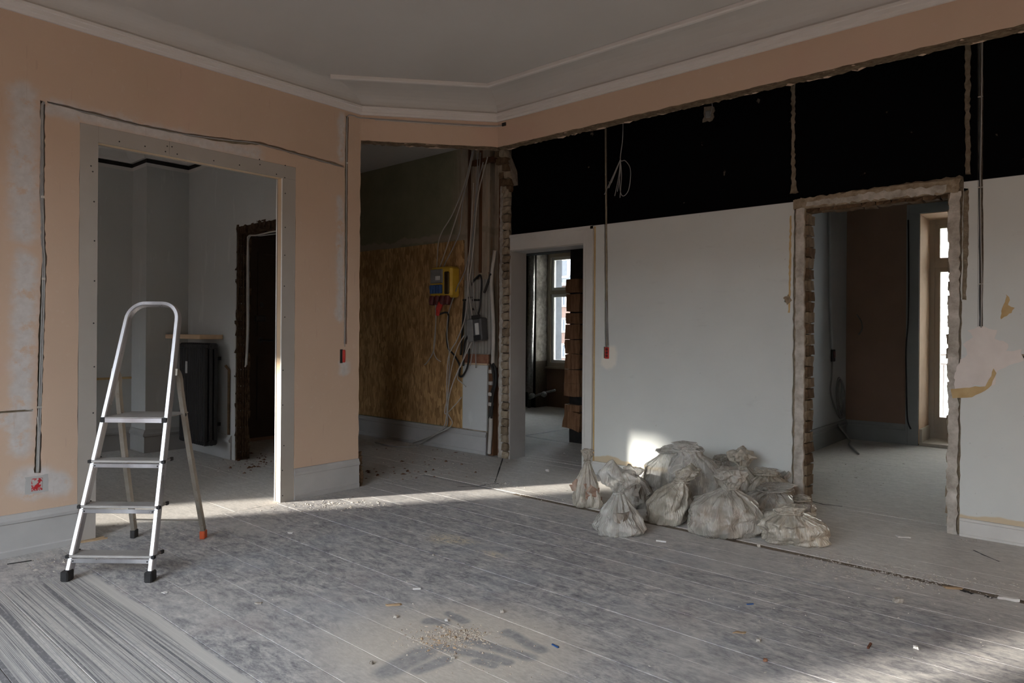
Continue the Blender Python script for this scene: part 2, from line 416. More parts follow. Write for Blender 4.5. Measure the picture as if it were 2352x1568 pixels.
# ------------------------------------------------------------------ mesh builder
class MB:
    def __init__(s): s.v = []; s.f = []
    def add(s, vs, fs):
        o = len(s.v); s.v += [tuple(q) for q in vs]; s.f += [tuple(i+o for i in f) for f in fs]; return s
    def box(s, x0, x1, y0, y1, z0, z1):
        return s.add([(x0, y0, z0), (x1, y0, z0), (x1, y1, z0), (x0, y1, z0), (x0, y0, z1), (x1, y0, z1), (x1, y1, z1), (x0, y1, z1)],
                     [(0, 3, 2, 1), (4, 5, 6, 7), (0, 1, 5, 4), (1, 2, 6, 5), (2, 3, 7, 6), (3, 0, 4, 7)])
    def obox(s, c, ex, ey, ez, hx, hy, hz):
        c = Vector(c); ex, ey, ez = Vector(ex)*hx, Vector(ey)*hy, Vector(ez)*hz
        P = [c+a*ex+b*ey+d*ez for d in (-1, 1) for (a, b) in ((-1, -1), (1, -1), (1, 1), (-1, 1))]
        return s.add(P, [(0, 3, 2, 1), (4, 5, 6, 7), (0, 1, 5, 4), (1, 2, 6, 5), (2, 3, 7, 6), (3, 0, 4, 7)])
    def bevbox(s, x0, x1, y0, y1, z0, z1, b):
        # box with chamfered edges: 24 corners
        vs = []; idx = {}
        for i, X in enumerate((x0, x1)):
            for j, Y in enumerate((y0, y1)):
                for k_, Z in enumerate((z0, z1)):
                    sx, sy, sz = (b if i == 0 else -b), (b if j == 0 else -b), (b if k_ == 0 else -b)
                    for ax, p in enumerate(((X, Y+sy, Z+sz), (X+sx, Y, Z+sz), (X+sx, Y+sy, Z))):
                        idx[i, j, k_, ax] = len(vs); vs.append(p)
        F = []
        q = lambda *a: F.append(tuple(idx[t] for t in a))
        for i in (0, 1): q((i, 0, 0, 0), (i, 1, 0, 0), (i, 1, 1, 0), (i, 0, 1, 0)) if i else q((i, 0, 0, 0), (i, 0, 1, 0), (i, 1, 1, 0), (i, 1, 0, 0))
        for j in (0, 1): q((0, j, 0, 1), (0, j, 1, 1), (1, j, 1, 1), (1, j, 0, 1)) if j else q((0, j, 0, 1), (1, j, 0, 1), (1, j, 1, 1), (0, j, 1, 1))
        for k_ in (0, 1): q((0, 0, k_, 2), (1, 0, k_, 2), (1, 1, k_, 2), (0, 1, k_, 2)) if k_ else q((0, 0, k_, 2), (0, 1, k_, 2), (1, 1, k_, 2), (1, 0, k_, 2))
        for i in (0, 1):
            for j in (0, 1): q((i, j, 0, 0), (i, j, 1, 0), (i, j, 1, 1), (i, j, 0, 1))
            for k_ in (0, 1): q((i, 0, k_, 0), (i, 1, k_, 0), (i, 1, k_, 2), (i, 0, k_, 2))
        for j in (0, 1):
            for k_ in (0, 1): q((0, j, k_, 1), (1, j, k_, 1), (1, j, k_, 2), (0, j, k_, 2))
        for i in (0, 1):
            for j in (0, 1):
                for k_ in (0, 1): q((i, j, k_, 0), (i, j, k_, 1), (i, j, k_, 2))
        return s.add(vs, F)
    def tube(s, pts, r, n=6, cap=True):
        pts = [Vector(p) for p in pts]; rr = r if isinstance(r, (list, tuple)) else [r]*len(pts)
        o = len(s.v); T = None; U = None
        for i, p in enumerate(pts):
            t = (pts[min(i+1, len(pts)-1)]-pts[max(i-1, 0)])
            t = t.normalized() if t.length > 1e-9 else Vector((0, 0, 1))
            if U is None:
                U = t.orthogonal().normalized()
            else:
                U = (U-t*U.dot(t)); U = U.normalized() if U.length > 1e-6 else t.orthogonal().normalized()
            V = t.cross(U)
            for k_ in range(n):
                a = 2*math.pi*k_/n
                q = p+(U*math.cos(a)+V*math.sin(a))*rr[i]; s.v.append(tuple(q))
        for i in range(len(pts)-1):
            for k_ in range(n):
                a = o+i*n+k_; b = o+i*n+(k_+1) % n
                s.f.append((a, b, b+n, a+n))
        if cap:
            s.f.append(tuple(o+k_ for k_ in reversed(range(n)))); s.f.append(tuple(o+(len(pts)-1)*n+k_ for k_ in range(n)))
        return s
    def bar(s, pts, w, d, side):
        # rectangular bar along pts; w across `side`, d across the other
        pts = [Vector(p) for p in pts]; o = len(s.v); sd_ = Vector(side).normalized()
        for i, p in enumerate(pts):
            t = (pts[min(i+1, len(pts)-1)]-pts[max(i-1, 0)]).normalized()
            a = (sd_-t*sd_.dot(t)).normalized(); b = t.cross(a)
            for (x, y) in ((-1, -1), (1, -1), (1, 1), (-1, 1)): s.v.append(tuple(p+a*x*w/2+b*y*d/2))
        for i in range(len(pts)-1):
            for k_ in range(4):
                a = o+i*4+k_; b = o+i*4+(k_+1) % 4
                s.f.append((a, b, b+4, a+4))
        s.f.append((o+3, o+2, o+1, o)); e = o+(len(pts)-1)*4; s.f.append((e, e+1, e+2, e+3))
        return s
    def cyl(s, a, b, r, n=12): return s.tube([a, b], r, n)
    def plate(s, outer, holes, T, th):
        # polygon with holes in 2D, T maps (a,b,depth)->3D, th thickness going away from the viewer
        loops = [outer]+list(holes)
        tris = tessellate_polygon([[Vector((p[0], p[1], 0)) for p in L] for L in loops])
        flat = [p for L in loops for p in L]; n = len(flat)
        vs = [T(a, b, 0) for a, b in flat]+[T(a, b, th) for a, b in flat]
        nn = (Vector(T(1, 0, 0))-Vector(T(0, 0, 0))).cross(Vector(T(0, 1, 0))-Vector(T(0, 0, 0)))
        want = Vector(T(0, 0, 0))-Vector(T(0, 0, 1))
        fs = []
        for t in tris:
            a, b, c_ = (Vector(flat[i]+(0,)) for i in t)
            s2 = (b-a).cross(c_-a).z
            ok = (s2 > 0) == (nn.dot(want) > 0)
            t2 = t if ok else (t[2], t[1], t[0])
            fs.append(tuple(t2)); fs.append(tuple(i+n for i in reversed(t2)))
        o = 0
        for L in loops:
            k_ = len(L)
            for i in range(k_):
                a = o+i; b = o+(i+1) % k_
                fs.append((a, b, b+n, a+n))
            o += k_
        return s.add(vs, fs)
    def sweep(s, path, prof, inside=1):
        # profile [(off, z)] carried along a 2D path with mitred corners; off to the left of travel * inside
        P = [Vector(p) for p in path]; k_ = len(prof); o = len(s.v)
        for i, p in enumerate(P):
            d0 = (P[i]-P[i-1]).normalized() if i else None
            d1 = (P[i+1]-P[i]).normalized() if i < len(P)-1 else None
            n0 = Vector((-d0.y, d0.x)) if d0 else None; n1 = Vector((-d1.y, d1.x)) if d1 else None
            if n0 is None: nn = n1; m_ = 1
            elif n1 is None: nn = n0; m_ = 1
            else:
                nn = (n0+n1).normalized(); m_ = 1/max(.2, nn.dot(n0))
            for (off, z_) in prof:
                q = p+nn*off*m_*inside; s.v.append((q.x, q.y, z_))
        for i in range(len(P)-1):
            for j in range(k_):
                a = o+i*k_+j; b = o+i*k_+(j+1) % k_
                s.f.append((a, b, b+k_, a+k_))
        s.f.append(tuple(o+j for j in range(k_))); e = o+(len(P)-1)*k_
        s.f.append(tuple(e+j for j in reversed(range(k_))))
        return s
    def mesh(s, name, fix=True):
        me = bpy.data.meshes.new(name); me.from_pydata(s.v, [], s.f); me.update()
        if fix:
            import bmesh
            b = bmesh.new(); b.from_mesh(me); bmesh.ops.recalc_face_normals(b, faces=b.faces[:]); b.to_mesh(me); b.free()
        return me
    def build(s, name, mat, parent=None, smooth=False, fix=True):
        return link(name, s.mesh(name, fix), mat, parent, smooth)

def link(name, me, mat, parent=None, smooth=False):
    if mat and not me.materials: me.materials.append(M[mat] if isinstance(mat, str) else mat)
    if smooth:
        for p in me.polygons: p.use_smooth = True
    o = bpy.data.objects.new(name, me); C.objects.link(o)
    if parent is not None:
        o.parent = parent
        if 'base' in parent: o.location = -Vector(parent['base'])
        if parent.type == 'MESH' and parent.parent is not None: o.location = (0, 0, 0)
    return o
def struct(o, label=None):
    o['kind'] = 'structure'
    if label: o['label'] = label
    return o
def tag(o, label, cat, group=None):
    o['label'] = label; o['category'] = cat
    if group: o['group'] = group
    return o
def thing(name, label, cat, loc, rotz=0.0, group=None, world=True):
    # an Empty at the thing's base; with world=True its children are given in world coordinates
    o = bpy.data.objects.new(name, None); C.objects.link(o); o.location = loc; o.rotation_euler = (0, 0, rotz)
    o.empty_display_size = .05
    if world: o['base'] = tuple(loc)
    return tag(o, label, cat, group)

def spline(pts, n=8):
    P = [Vector(p) for p in pts]; out = []
    for i in range(len(P)-1):
        a = P[max(i-1, 0)]; b = P[i]; c_ = P[i+1]; d = P[min(i+2, len(P)-1)]
        for k_ in range(n):
            t = k_/n
            out.append(.5*((2*b)+(-a+c_)*t+(2*a-5*b+4*c_-d)*t*t+(-a+3*b-3*c_+d)*t**3))
    out.append(P[-1]); return out
def ragged(pts, step=.03, amp=.006, seed=1, closed=True):
    # subdivide a 2D outline and shake it
    r = random.Random(seed); out = []
    n = len(pts)
    for i in range(n if closed else n-1):
        a = pts[i]; b = pts[(i+1) % n]; L = math.hypot(b[0]-a[0], b[1]-a[1]); k_ = max(1, int(L/step))
        for j in range(k_):
            t = j/k_; w = amp if (j or True) else 0
            out.append((a[0]+(b[0]-a[0])*t+r.uniform(-w, w), a[1]+(b[1]-a[1])*t+r.uniform(-w, w)))
    if not closed: out.append(pts[-1])
    return out
def rline(a, b, step, amp, seed):
    # ragged open line without its end point
    r = random.Random(seed); L = math.hypot(b[0]-a[0], b[1]-a[1]); k_ = max(1, int(L/step)); out = [a]
    for j in range(1, k_):
        t = j/k_
        out.append((a[0]+(b[0]-a[0])*t+r.uniform(-amp, amp), a[1]+(b[1]-a[1])*t+r.uniform(-amp, amp)))
    return out
TY = lambda y0: (lambda a, b, d: (a, y0+d, b))       # wall seen from -y
TX = lambda x0: (lambda a, b, d: (x0-d, a, b))       # wall seen from +x
def rough_block(seed, sx, sy, sz, amp=.12, sub=2):
    # an irregular chunk: subdivided box pushed about by noise
    mb = MB(); n = sub; idx = {}
    def vid(i, j, k_):
        key = (i, j, k_)
        if key not in idx:
            p = Vector(((i/n-.5)*sx, (j/n-.5)*sy, (k_/n-.5)*sz))
            q = mnoise.noise_vector(p*(2.2/max(sx, sy, sz))+Vector((seed*3.1, seed*1.7, seed)))
            p += Vector((q.x*sx, q.y*sy, q.z*sz))*amp*2
            idx[key] = len(mb.v); mb.v.append(tuple(p))
        return idx[key]
    for a in range(n):
        for b in range(n):
            mb.f.append((vid(0, a, b), vid(0, a, b+1), vid(0, a+1, b+1), vid(0, a+1, b))); mb.f.append((vid(n, a, b), vid(n, a+1, b), vid(n, a+1, b+1), vid(n, a, b+1)))
            mb.f.append((vid(a, 0, b), vid(a+1, 0, b), vid(a+1, 0, b+1), vid(a, 0, b+1))); mb.f.append((vid(a, n, b), vid(a, n, b+1), vid(a+1, n, b+1), vid(a+1, n, b)))
            mb.f.append((vid(a, b, 0), vid(a, b+1, 0), vid(a+1, b+1, 0), vid(a+1, b, 0))); mb.f.append((vid(a, b, n), vid(a+1, b, n), vid(a+1, b+1, n), vid(a, b+1, n)))
    return mb

# ================================================================== STRUCTURE
BW = .18
fl = struct(MB().box(-8.3, XR+.2, -2.0, 8.9, -.25, -.004).build('floor', 'joint_dust'), 'bare dusty floorboards')
def boards(x0, x1, ya, yb, ph=1.33, gap=.0012):
    L = x1-x0; cache = {}
    k_ = math.floor((ya-ph)/BW)
    while ph+k_*BW < yb-.01:
        a = max(ya, ph+k_*BW); b = min(yb, ph+(k_+1)*BW); w = round(b-a, 4); k_ += 1
        if w < .02: continue
        key = w
        if key not in cache: cache[key] = MB().bevbox(-L/2, L/2, -w/2+gap, w/2-gap, -.02, 0, min(.001, gap)).mesh('floorboard')
        o = link('floorboard', cache[key], 'floor', fl); o.location = ((x0+x1)/2, (a+b)/2, rnd.uniform(-.0006, .0004))
boards(XA, XR, YF, 3.685)                 # the big room
boards(-7.15, XA-.002, YF, 4.66, 1.40, .0005)    # left room and hall
boards(XA, XR, 3.725, 4.86, 1.30, .0004)         # former corridor
boards(-7.1, XR, 4.87, 8.7, 1.36, .0007)         # rear rooms
gapm = MB()
gapm.plate(ragged([(-3.2, 3.683), (XR, 3.683), (XR, 3.727), (-3.2, 3.727)], .05, .003, 5), [], lambda a, b, d: (a, b, -.0035-d), .004)
gapm.build('floor_gap', 'mortar', fl)
def crack(pxs, w, name='floor_crack'):
    P = [PZ(*p) for p in pxs]; mb = MB(); L = []; R_ = []
    r = random.Random(len(pxs)*7)
    Q = []
    for i in range(len(P)-1):
        for k_ in range(6): Q.append(P[i].lerp(P[i+1], k_/6))
    Q.append(P[-1])
    for i, p in enumerate(Q):
        t = (Q[min(i+1, len(Q)-1)]-Q[max(i-1, 0)]).normalized(); n_ = Vector((-t.y, t.x, 0)); ww = w*r.uniform(.4, 1.1)
        L.append(p+n_*ww/2); R_.append(p-n_*ww/2)
    n = len(Q)
    mb.add([(p.x, p.y, .0012) for p in L]+[(p.x, p.y, .0012) for p in R_], [(i, i+1, n+i+1, n+i) for i in range(n-1)])
    mb.build(name, 'cable_black', fl)
crack([(1155, 1052), (1146, 1080), (1137, 1108)], .014)
crack([(1050, 1118), (1095, 1117), (1126, 1111), (1146, 1110)], .02)
crack([(1207, 1000), (1255, 993), (1305, 985)], .03)
crack([(1207, 1001), (1260, 1010), (1308, 1018)], .03)
crack([(1860, 1150), (1890, 1158), (1935, 1163)], .02)
crack([(2235, 1263), (2260, 1275), (2296, 1290)], .012)
crack([(2205, 1354), (2235, 1364)], .03); crack([(2262, 1368), (2280, 1374)], .025)

# ceiling of the big room, its cove and cornice
WP = [(XA, YF), (XA, 3.07), (-3.52, YB), (XR, YB)]
lo = [(-4.162, YF), (-4.162, 3.062), (-3.511, 3.838), (XR, 3.838)]
hi = [(-4.03, YF), (-4.05, 2.72), (-3.335, 3.545), (XR, 3.545)]
mb = MB(); mb.plate([hi[0], hi[1], hi[2], hi[3], (XR, YF)], [], lambda a, b, d: (a, b, ZC+d), .02)
struct(mb.build('ceiling', 'ceiling'), 'off-white plaster ceiling of the big room')
mb = MB(); n = 9
for i in range(4):
    for k_ in range(n+1):
        t = k_/n*math.pi/2; h = 1-math.cos(t); v = math.sin(t)
        mb.v.append((lo[i][0]+(hi[i][0]-lo[i][0])*h, lo[i][1]+(hi[i][1]-lo[i][1])*h, 2.812+(ZC-2.812)*v))
for i in range(3):
    for k_ in range(n):
        a = i*(n+1)+k_; mb.f.append((a, a+1, a+n+2, a+n+1))
struct(mb.build('trim_1', 'ceiling'), 'plain plaster cove between wall and ceiling')
mb = MB(); mb.sweep(WP, [(0, 2.757), (.014, 2.757), (.018, 2.772), (.026, 2.776), (.028, 2.795), (.036, 2.799), (.037, 2.814), (.030, 2.818), (.0, 2.822)], -1)
struct(mb.build('trim_2', 'cornice'), 'moulded cornice band at the top of the peach walls')
mb = MB(); mb.sweep([hi[1], hi[2], hi[3]], [(.02, ZC-.001), (.02, ZC-.020), (.010, ZC-.026), (-.008, ZC-.026), (-.018, ZC-.018), (-.024, ZC-.016), (-.024, ZC-.001)], -1)
struct(mb.build('trim_3', 'cornice'), 'slim bead where cove meets ceiling')
struct(MB().box(-8.3, XR+.3, -2.0, 8.9, 2.95, 3.2).build('roof_slab', 'ceiling'), 'slab above the flat')

# ---- left wall with the new doorway
LZ = lambda pts: [(PX(u, v, XA).y, PX(u, v, XA).z) for u, v in pts]
ch1 = LZ([(93, 230), (91, 460), (95, 562), (96.5, 600), (93.5, 650), (89, 754), (85, 935), (78, 1087), (94, 1087), (96, 945), (102, 786), (105, 665), (108, 588), (105, 556), (102.5, 460), (104, 232)])
ch2t = [(109, 231), (230, 261), (325, 285), (428, 305), (536, 319), (597, 326), (758, 369), (790, 380)]
ch2 = LZ(ch2t+[(u, v+w) for (u, v), w in zip(reversed(ch2t), (5, 8, 7, 11, 6, 6, 8, 5))])
ch3 = LZ([(794.5, 266), (792.5, 373), (792, 600), (790, 790), (797, 790), (798.5, 600), (799, 374), (802, 269)])
ch4 = [(YF+.05, .740), (PX(76, 938, XA).y, .740), (PX(76, 938, XA).y, .729), (YF+.05, .729)]
hol = [ragged(ch1, .02, .003, 3), ragged(ch2, .03, .003, 4), ragged(ch3, .03, .002, 5), ch4]
out = [(YF, 0), (1.236, 0)]+rline((1.236, .02), (1.236, 2.268), .06, .002, 2)+[(1.236, 2.268), (2.536, 2.268)]+rline((2.536, 2.26), (2.536, .01), .06, .002, 3)+[(2.536, 0), (3.07, 0)] \
    + rline((3.07, .02), (3.07, .22), .02, .012, 8)+rline((3.07, .22), (3.07, 2.6), .05, .004, 9)+[(3.07, 2.95), (YF, 2.95)]
wl = MB(); wl.plate(out, hol, TX(XA), .02)
wall_left = struct(wl.build('wall_left', 'pink'), 'peach painted wall with filled chases and a new doorway')
def core(x0, x1, mat, name, par):
    b = MB(); b.box(x0, x1, YF, 1.27, 0, 2.95); b.box(x0, x1, 1.27, 2.50, 2.225, 2.95); b.box(x0, x1, 2.50, 3.062, 0, 2.95)
    return b.build(name, mat, par)
core(-4.246, XA-.0205, 'chase_olive', 'wall_core', wall_left)
b = MB(); b.box(-4.258, -4.2465, YF, 1.326, 0, 2.95); b.box(-4.258, -4.2465, 1.326, 2.437, 2.18, 2.95); b.box(-4.258, -4.2465, 2.437, 3.06, 0, 2.95)
b.build('rear_plasterboard', 'drywall', wall_left)
# broken brick stub at the foot of the free end
for i in range(7):
    o = rough_block(40+i, .05, .05, .06, .18).build('brick', 'brick_dark', wall_left); o.location = (-4.215+rnd.uniform(-.01, .01), 3.085+rnd.uniform(-.008, .012), .03+i*.032)
# plasterboard surround of the doorway
sur = struct(MB().box(XA-.06, XA-.0135, 2.4375, 2.483, 0, 2.18).build('trim_4', 'timber'), 'timber stud lining the right jamb of the new doorway')
MB().box(XA-.06, XA-.0135, 1.326, 2.483, 2.181, 2.222).build('head_stud', 'timber', sur)
MB().box(XA-.06, XA-.0135, 1.28, 1.3255, 0, 2.18).build('jamb_stud', 'timber', sur)
MB().box(XA-.0133, XA-.0007, 2.4362, 2.4374, 0, 2.18).build('cut_edge', 'gypsum_edge', sur)
MB().box(-4.258, -4.2466, 2.4362, 2.4374, 0, 2.18).build('cut_edge', 'gypsum_edge', sur)
ysp = PX(389, 345, XA).y
for (y0, y1, z0, z1, scr) in ((1.2375, 1.326, 0, 2.267, [(209, 381), (213, 394), (216, 463), (217, 553), (217, 645), (215, 742), (217, 842), (214, 948), (213, 1111)]),
                              (1.3265, ysp-.0006, 2.181, 2.267, [(274, 325), (333, 336), (385, 336), (380, 348)]),
                              (ysp+.0006, 2.535, 2.181, 2.267, [(395, 337), (407, 354), (491, 369), (550, 379), (597, 378), (596, 366), (655, 380), (635, 400)]),
                              (2.4378, 2.535, 0, 2.1805, [(654, 408), (655, 444), (655, 522), (654, 586), (653, 657), (654, 728), (650, 850), (649, 930), (652, 1023), (648, 1080), (649, 1138)])):
    p = MB().box(XA-.0125, XA+.0005, y0, y1, z0, z1).build('plasterboard', 'drywall', sur)
    s_ = MB()
    for u, v in scr:
        q = PX(u, v, XA)
        y_ = min(max(q.y, y0+.012), y1-.012)
        s_.cyl((XA-.002, y_, q.z), (XA+.0012, y_, q.z), .0042, 8)
    s_.build('screws', 'cable_black', p)
# skirting of the left wall
SK = [(0, 0), (.016, 0), (.018, .03), (.013, .036), (.012, .165), (.020, .170), (.022, .185), (.014, .196), (.010, .212), (0, .214)]
mb = MB(); mb.sweep([(XA, YF), (XA, 1.236)], SK, -1); struct(mb.build('baseboard_left', 'skirting'), 'moulded grey skirting left of the new doorway')
mb = MB(); mb.sweep([(XA, 2.537), (XA, 3.068)], SK, -1); struct(mb.build('baseboard_left', 'skirting'), 'moulded grey skirting right of the new doorway')

# ---- headers left hanging where the angled wall and the long wall were taken out
def header(p0, p1, th, zb, zt, name, mat, seed, label):
    p0, p1 = Vector(p0), Vector(p1); d = (p1-p0); L = d.length; d.normalize(); n_ = Vector((-d.y, d.x))
    r = random.Random(seed); k_ = max(6, int(L/.05)); mb = MB()
    for i in range(k_+1):
        p = p0+d*L*i/k_; z_ = zb+r.uniform(-.002, .003); q = p+n_*th
        zb2 = zb+r.uniform(-.012, .006)
        mb.v += [(p.x, p.y, zt), (p.x, p.y, z_), (q.x, q.y, zb2), (q.x, q.y, zt)]
    for i in range(k_):
        for j in range(4):
            a = i*4+j; b_ = i*4+(j+1) % 4; mb.f.append((a, b_, b_+4, a+4))
    mb.f.append((0, 1, 2, 3)); e = k_*4; mb.f.append((e+3, e+2, e+1, e))
    o = struct(mb.build(name, mat), label)
    # torn lath and plaster along the underside
    t = MB(); strips = 4
    for s_ in range(strips):
        off = .006+s_*(th-.012)/strips; prev = None
        for i in range(k_*2+1):
            p = p0+d*L*i/(k_*2)+n_*(off+r.uniform(-.003, .003)); zz = zb-.002-r.uniform(0, .007)-(.004 if s_ in (1, 2) else 0)
            w = (th-.012)/strips*r.uniform(.7, 1.1); q = p+n_*w
            row = [(p.x, p.y, zb+.008), (p.x, p.y, zz), (q.x, q.y, zz+r.uniform(-.004, .004)), (q.x, q.y, zb+.008)]
            b0 = len(t.v); t.v += row
            if prev is not None:
                for j in range(3): t.f.append((prev+j, prev+j+1, b0+j+1, b0+j))
            prev = b0
    t.build('torn_edge', 'chase', o)
    return o
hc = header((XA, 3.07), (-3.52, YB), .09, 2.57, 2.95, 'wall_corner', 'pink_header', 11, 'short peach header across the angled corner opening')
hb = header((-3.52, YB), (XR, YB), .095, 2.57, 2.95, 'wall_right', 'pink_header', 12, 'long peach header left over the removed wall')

# ---- long back wall: paint-and-plaster skin with openings and chases
DZ = lambda pts, y=YD: [(PY(u, v, y).x, PY(u, v, y).z) for u, v in pts]
topz = 2.072
out = [(-3.24, 0), (-1.588, 0)]+rline((-1.588, .02), (-1.588, 2.06), .04, .004, 21)+rline((-1.588, 2.06), (-.632, topz+.012), .022, .006, 22)+rline((-.632, topz), (-.640, .02), .04, .003, 23) \
    + [(-.640, 0), (XR, 0), (XR, 2.95), (-4.10, 2.95)]+rline((-4.10, 2.9), (-4.10, 1.96), .05, .005, 24)+[(-4.10, 1.95), (-3.24, 1.95)]
h1 = ragged(DZ([(1386.5, 296), (1388, 540), (1389.5, 793), (1397, 793), (1395, 540), (1393.5, 294)]), .05, .0015, 31)
h2 = ragged(DZ([(1814, 186), (1816, 300), (1815, 420), (1812, 447), (1833, 443), (1827, 412), (1825, 300), (1828, 184)]), .018, .005, 32)
h3 = ragged(DZ([(2214, 88), (2216, 250), (2216, 400), (2229, 402), (2228, 250), (2231, 86)]), .018, .004, 33)
h4 = ragged(DZ([(2212, 432), (2210, 560), (2207, 688), (2219, 690), (2224, 560), (2225, 432)]), .02, .003, 34)
h5 = ragged(DZ([(2245, 60), (2247, 400), (2249, 750), (2257, 752), (2259, 560), (2257, 400), (2259, 60)]), .05, .0015, 35)
h6 = ragged(DZ([(2314, 813), (2314, 821), (2420, 826), (2420, 814)]), .03, .0015, 36)
h7 = ragged(DZ([(1803, 682), (1801, 694), (1812, 698), (1817, 690), (1812, 681)]), .02, .003, 37)
wd = MB(); wd.plate(out, [h1, h2, h3, h4, h5, h6, h7], TY(YD), .02)
wall_back = struct(wd.build('wall_back', 'grey_black'), 'long wall painted grey below and black above')
def dcore(y0, y1, mat, name):
    b = MB(); b.box(-3.285, -1.52, y0, y1, 0, 2.95); b.box(-4.10, -3.285, y0, y1, 1.905, 2.95)
    b.box(-1.52, -.69, y0, y1, 1.99, 2.95); b.box(-.69, XR, y0, y1, 0, 2.95)
    return b.build(name, mat, wall_back)
dcore(YD+.0205, 4.838, 'old_plaster', 'wall_core'); dcore(4.8385, 4.85, 'dim_grey', 'rear_skin')
# rough plaster margins of the broken-out doorway
def margin(pts, seed, amp, step, mat, y, th, name='plaster_margin'):
    b = MB(); b.plate(ragged(pts, step, amp, seed), [], TY(y), th); return b.build(name, mat, wall_back)
margin([(-1.575, 0), (-1.516, 0), (-1.514, 1.0), (-1.522, 1.96), (-1.520, 2.035), (-1.572, 2.04), (-1.574, 1.0)], 41, .004, .03, 'pale_plaster', YD+.002, .024)
margin([(-1.590, 1.995), (-.66, 1.985), (-.645, 2.062), (-1.1, 2.064), (-1.585, 2.055)], 42, .007, .025, 'old_plaster', YD-.004, .02)
margin([(-1.50, 2.0), (-1.0, 1.992), (-.72, 1.99), (-.72, 2.03), (-1.1, 2.04), (-1.5, 2.03)], 43, .008, .02, 'pale_plaster', YD-.007, .02)
margin([(-.700, 0), (-.652, 0), (-.648, 1.0), (-.646, 1.99), (-.700, 1.99), (-.708, 1.75), (-.698, 1.5), (-.704, 1.2), (-.70, .7), (-.705, .3)], 44, .006, .03, 'pale_plaster', YD+.001, .024)
margin([(-1.62, 1.30), (-1.605, 1.30), (-1.60, 1.95), (-1.612, 1.95)], 45, .003, .02, 'ochre', YD-.001, .01)
# big filled place beside the doorway
fp = DZ([(2192, 898), (2195, 842), (2222, 812), (2214, 790), (2236, 772), (2224, 758), (2250, 748), (2290, 757), (2284, 776), (2318, 788), (2312, 806), (2345, 800), (2352, 830), (2320, 838), (2290, 850), (2284, 880), (2270, 888), (2240, 886)])
margin(fp, 46, .006, .02, 'filler', YD-.003, .006, 'filler_patch')
fo = DZ([(2184, 893), (2240, 888), (2262, 888), (2276, 862), (2282, 846), (2288, 856), (2278, 884), (2262, 898), (2232, 912), (2188, 913)])
margin(fo, 47, .003, .02, 'ochre', YD-.005, .008, 'filler_patch')
margin(DZ([(2303, 703), (2312, 676), (2319, 682), (2317, 700), (2330, 706), (2322, 718), (2308, 728), (2298, 734)]), 48, .004, .012, 'ochre', YD-.0015, .004, 'filler_patch')
margin(DZ([(1800, 684), (1812, 676), (1818, 690), (1808, 700)]), 49, .004, .012, 'old_plaster', YD-.003, .006, 'filler_patch')
# bricks bared in the left reveal of the broken doorway
bk = [rough_block(60+i, .05, .118, .062, .07, 3).mesh('brick', True) for i in range(5)]
for i in range(27):
    o = link('brick', bk[i % 5].copy(), rnd.choice(('brick_dark', 'brick_mid', 'brick_mid')), wall_back)
    o.location = (-1.522+rnd.uniform(-.004, .003), 4.765+rnd.uniform(-.005, .006), .034+i*.0725); o.rotation_euler = (0, rnd.uniform(-.05, .05), rnd.uniform(-.06, .06))
# ragged right silhouette
for i in range(20):
    o = rough_block(90+i, .03, .11, .06, .12).build('brick', 'brick_buff', wall_back); o.location = (-.694+rnd.uniform(-.007, .004), 4.765, .05+i*.1+rnd.uniform(-.02, .02))
for i in range(10):
    o = rough_block(120+i, .078, .10, .04, .12).build('brick', 'brick_dark', wall_back); o.location = (-1.48+i*.085, 4.765, 1.985+rnd.uniform(-.006, .006))

# skirting on the back wall
SK2 = [(0, 0), (.018, 0), (.018, .012), (.014, .016), (.014, .085), (.018, .090), (.012, .102), (0, .104)]
mb = MB(); mb.sweep([(-3.188, YD), (-1.60, YD)], SK2, -1); struct(mb.build('baseboard_back', 'skirting_white'), 'low white skirting behind the refuse bags')
mb = MB(); mb.sweep([(-.638, YD), (XR, YD)], SK2, -1); struct(mb.build('baseboard_back', 'skirting_white'), 'low white skirting right of the broken doorway')

# casing and lining of the doorway to the rear room
cas = struct(MB().box(-3.285, -3.19, YD-.018, YD, 0, 2.035).build('trim_5', 'skirting_white'), 'white painted casing of the narrow rear doorway')
MB().box(-4.10, -3.2855, YD-.018, YD, 1.902, 2.035).build('head_casing', 'skirting_white', cas)
MB().box(-3.215, -3.188, YD-.026, YD-.018, 0, 2.035).build('casing_bead', 'skirting_white', cas)
MB().box(-4.10, -3.188, YD-.026, YD-.018, 2.012, 2.038).build('casing_bead', 'skirting_white', cas)
MB().box(-3.285, -3.262, YD-.022, YD-.018, 0, 1.925).build('casing_bead', 'skirting_white', cas)
MB().box(-4.108, -4.09, YD-.01, 4.885, 0, 1.902).build('jamb_lining', 'white_lining', cas)
MB().box(-4.09, -3.285, YD-.006, 4.885, 1.89, 1.902).build('head_lining', 'white_lining', cas)
MB().box(-3.2849, -3.28, YD-.006, 4.885, 0, 1.89).build('jamb_lining', 'white_lining', cas)
MB().box(-3.186, -3.176, YD-.006, YD+.002, 0, 2.03).build('filler_joint', 'ochre', cas)

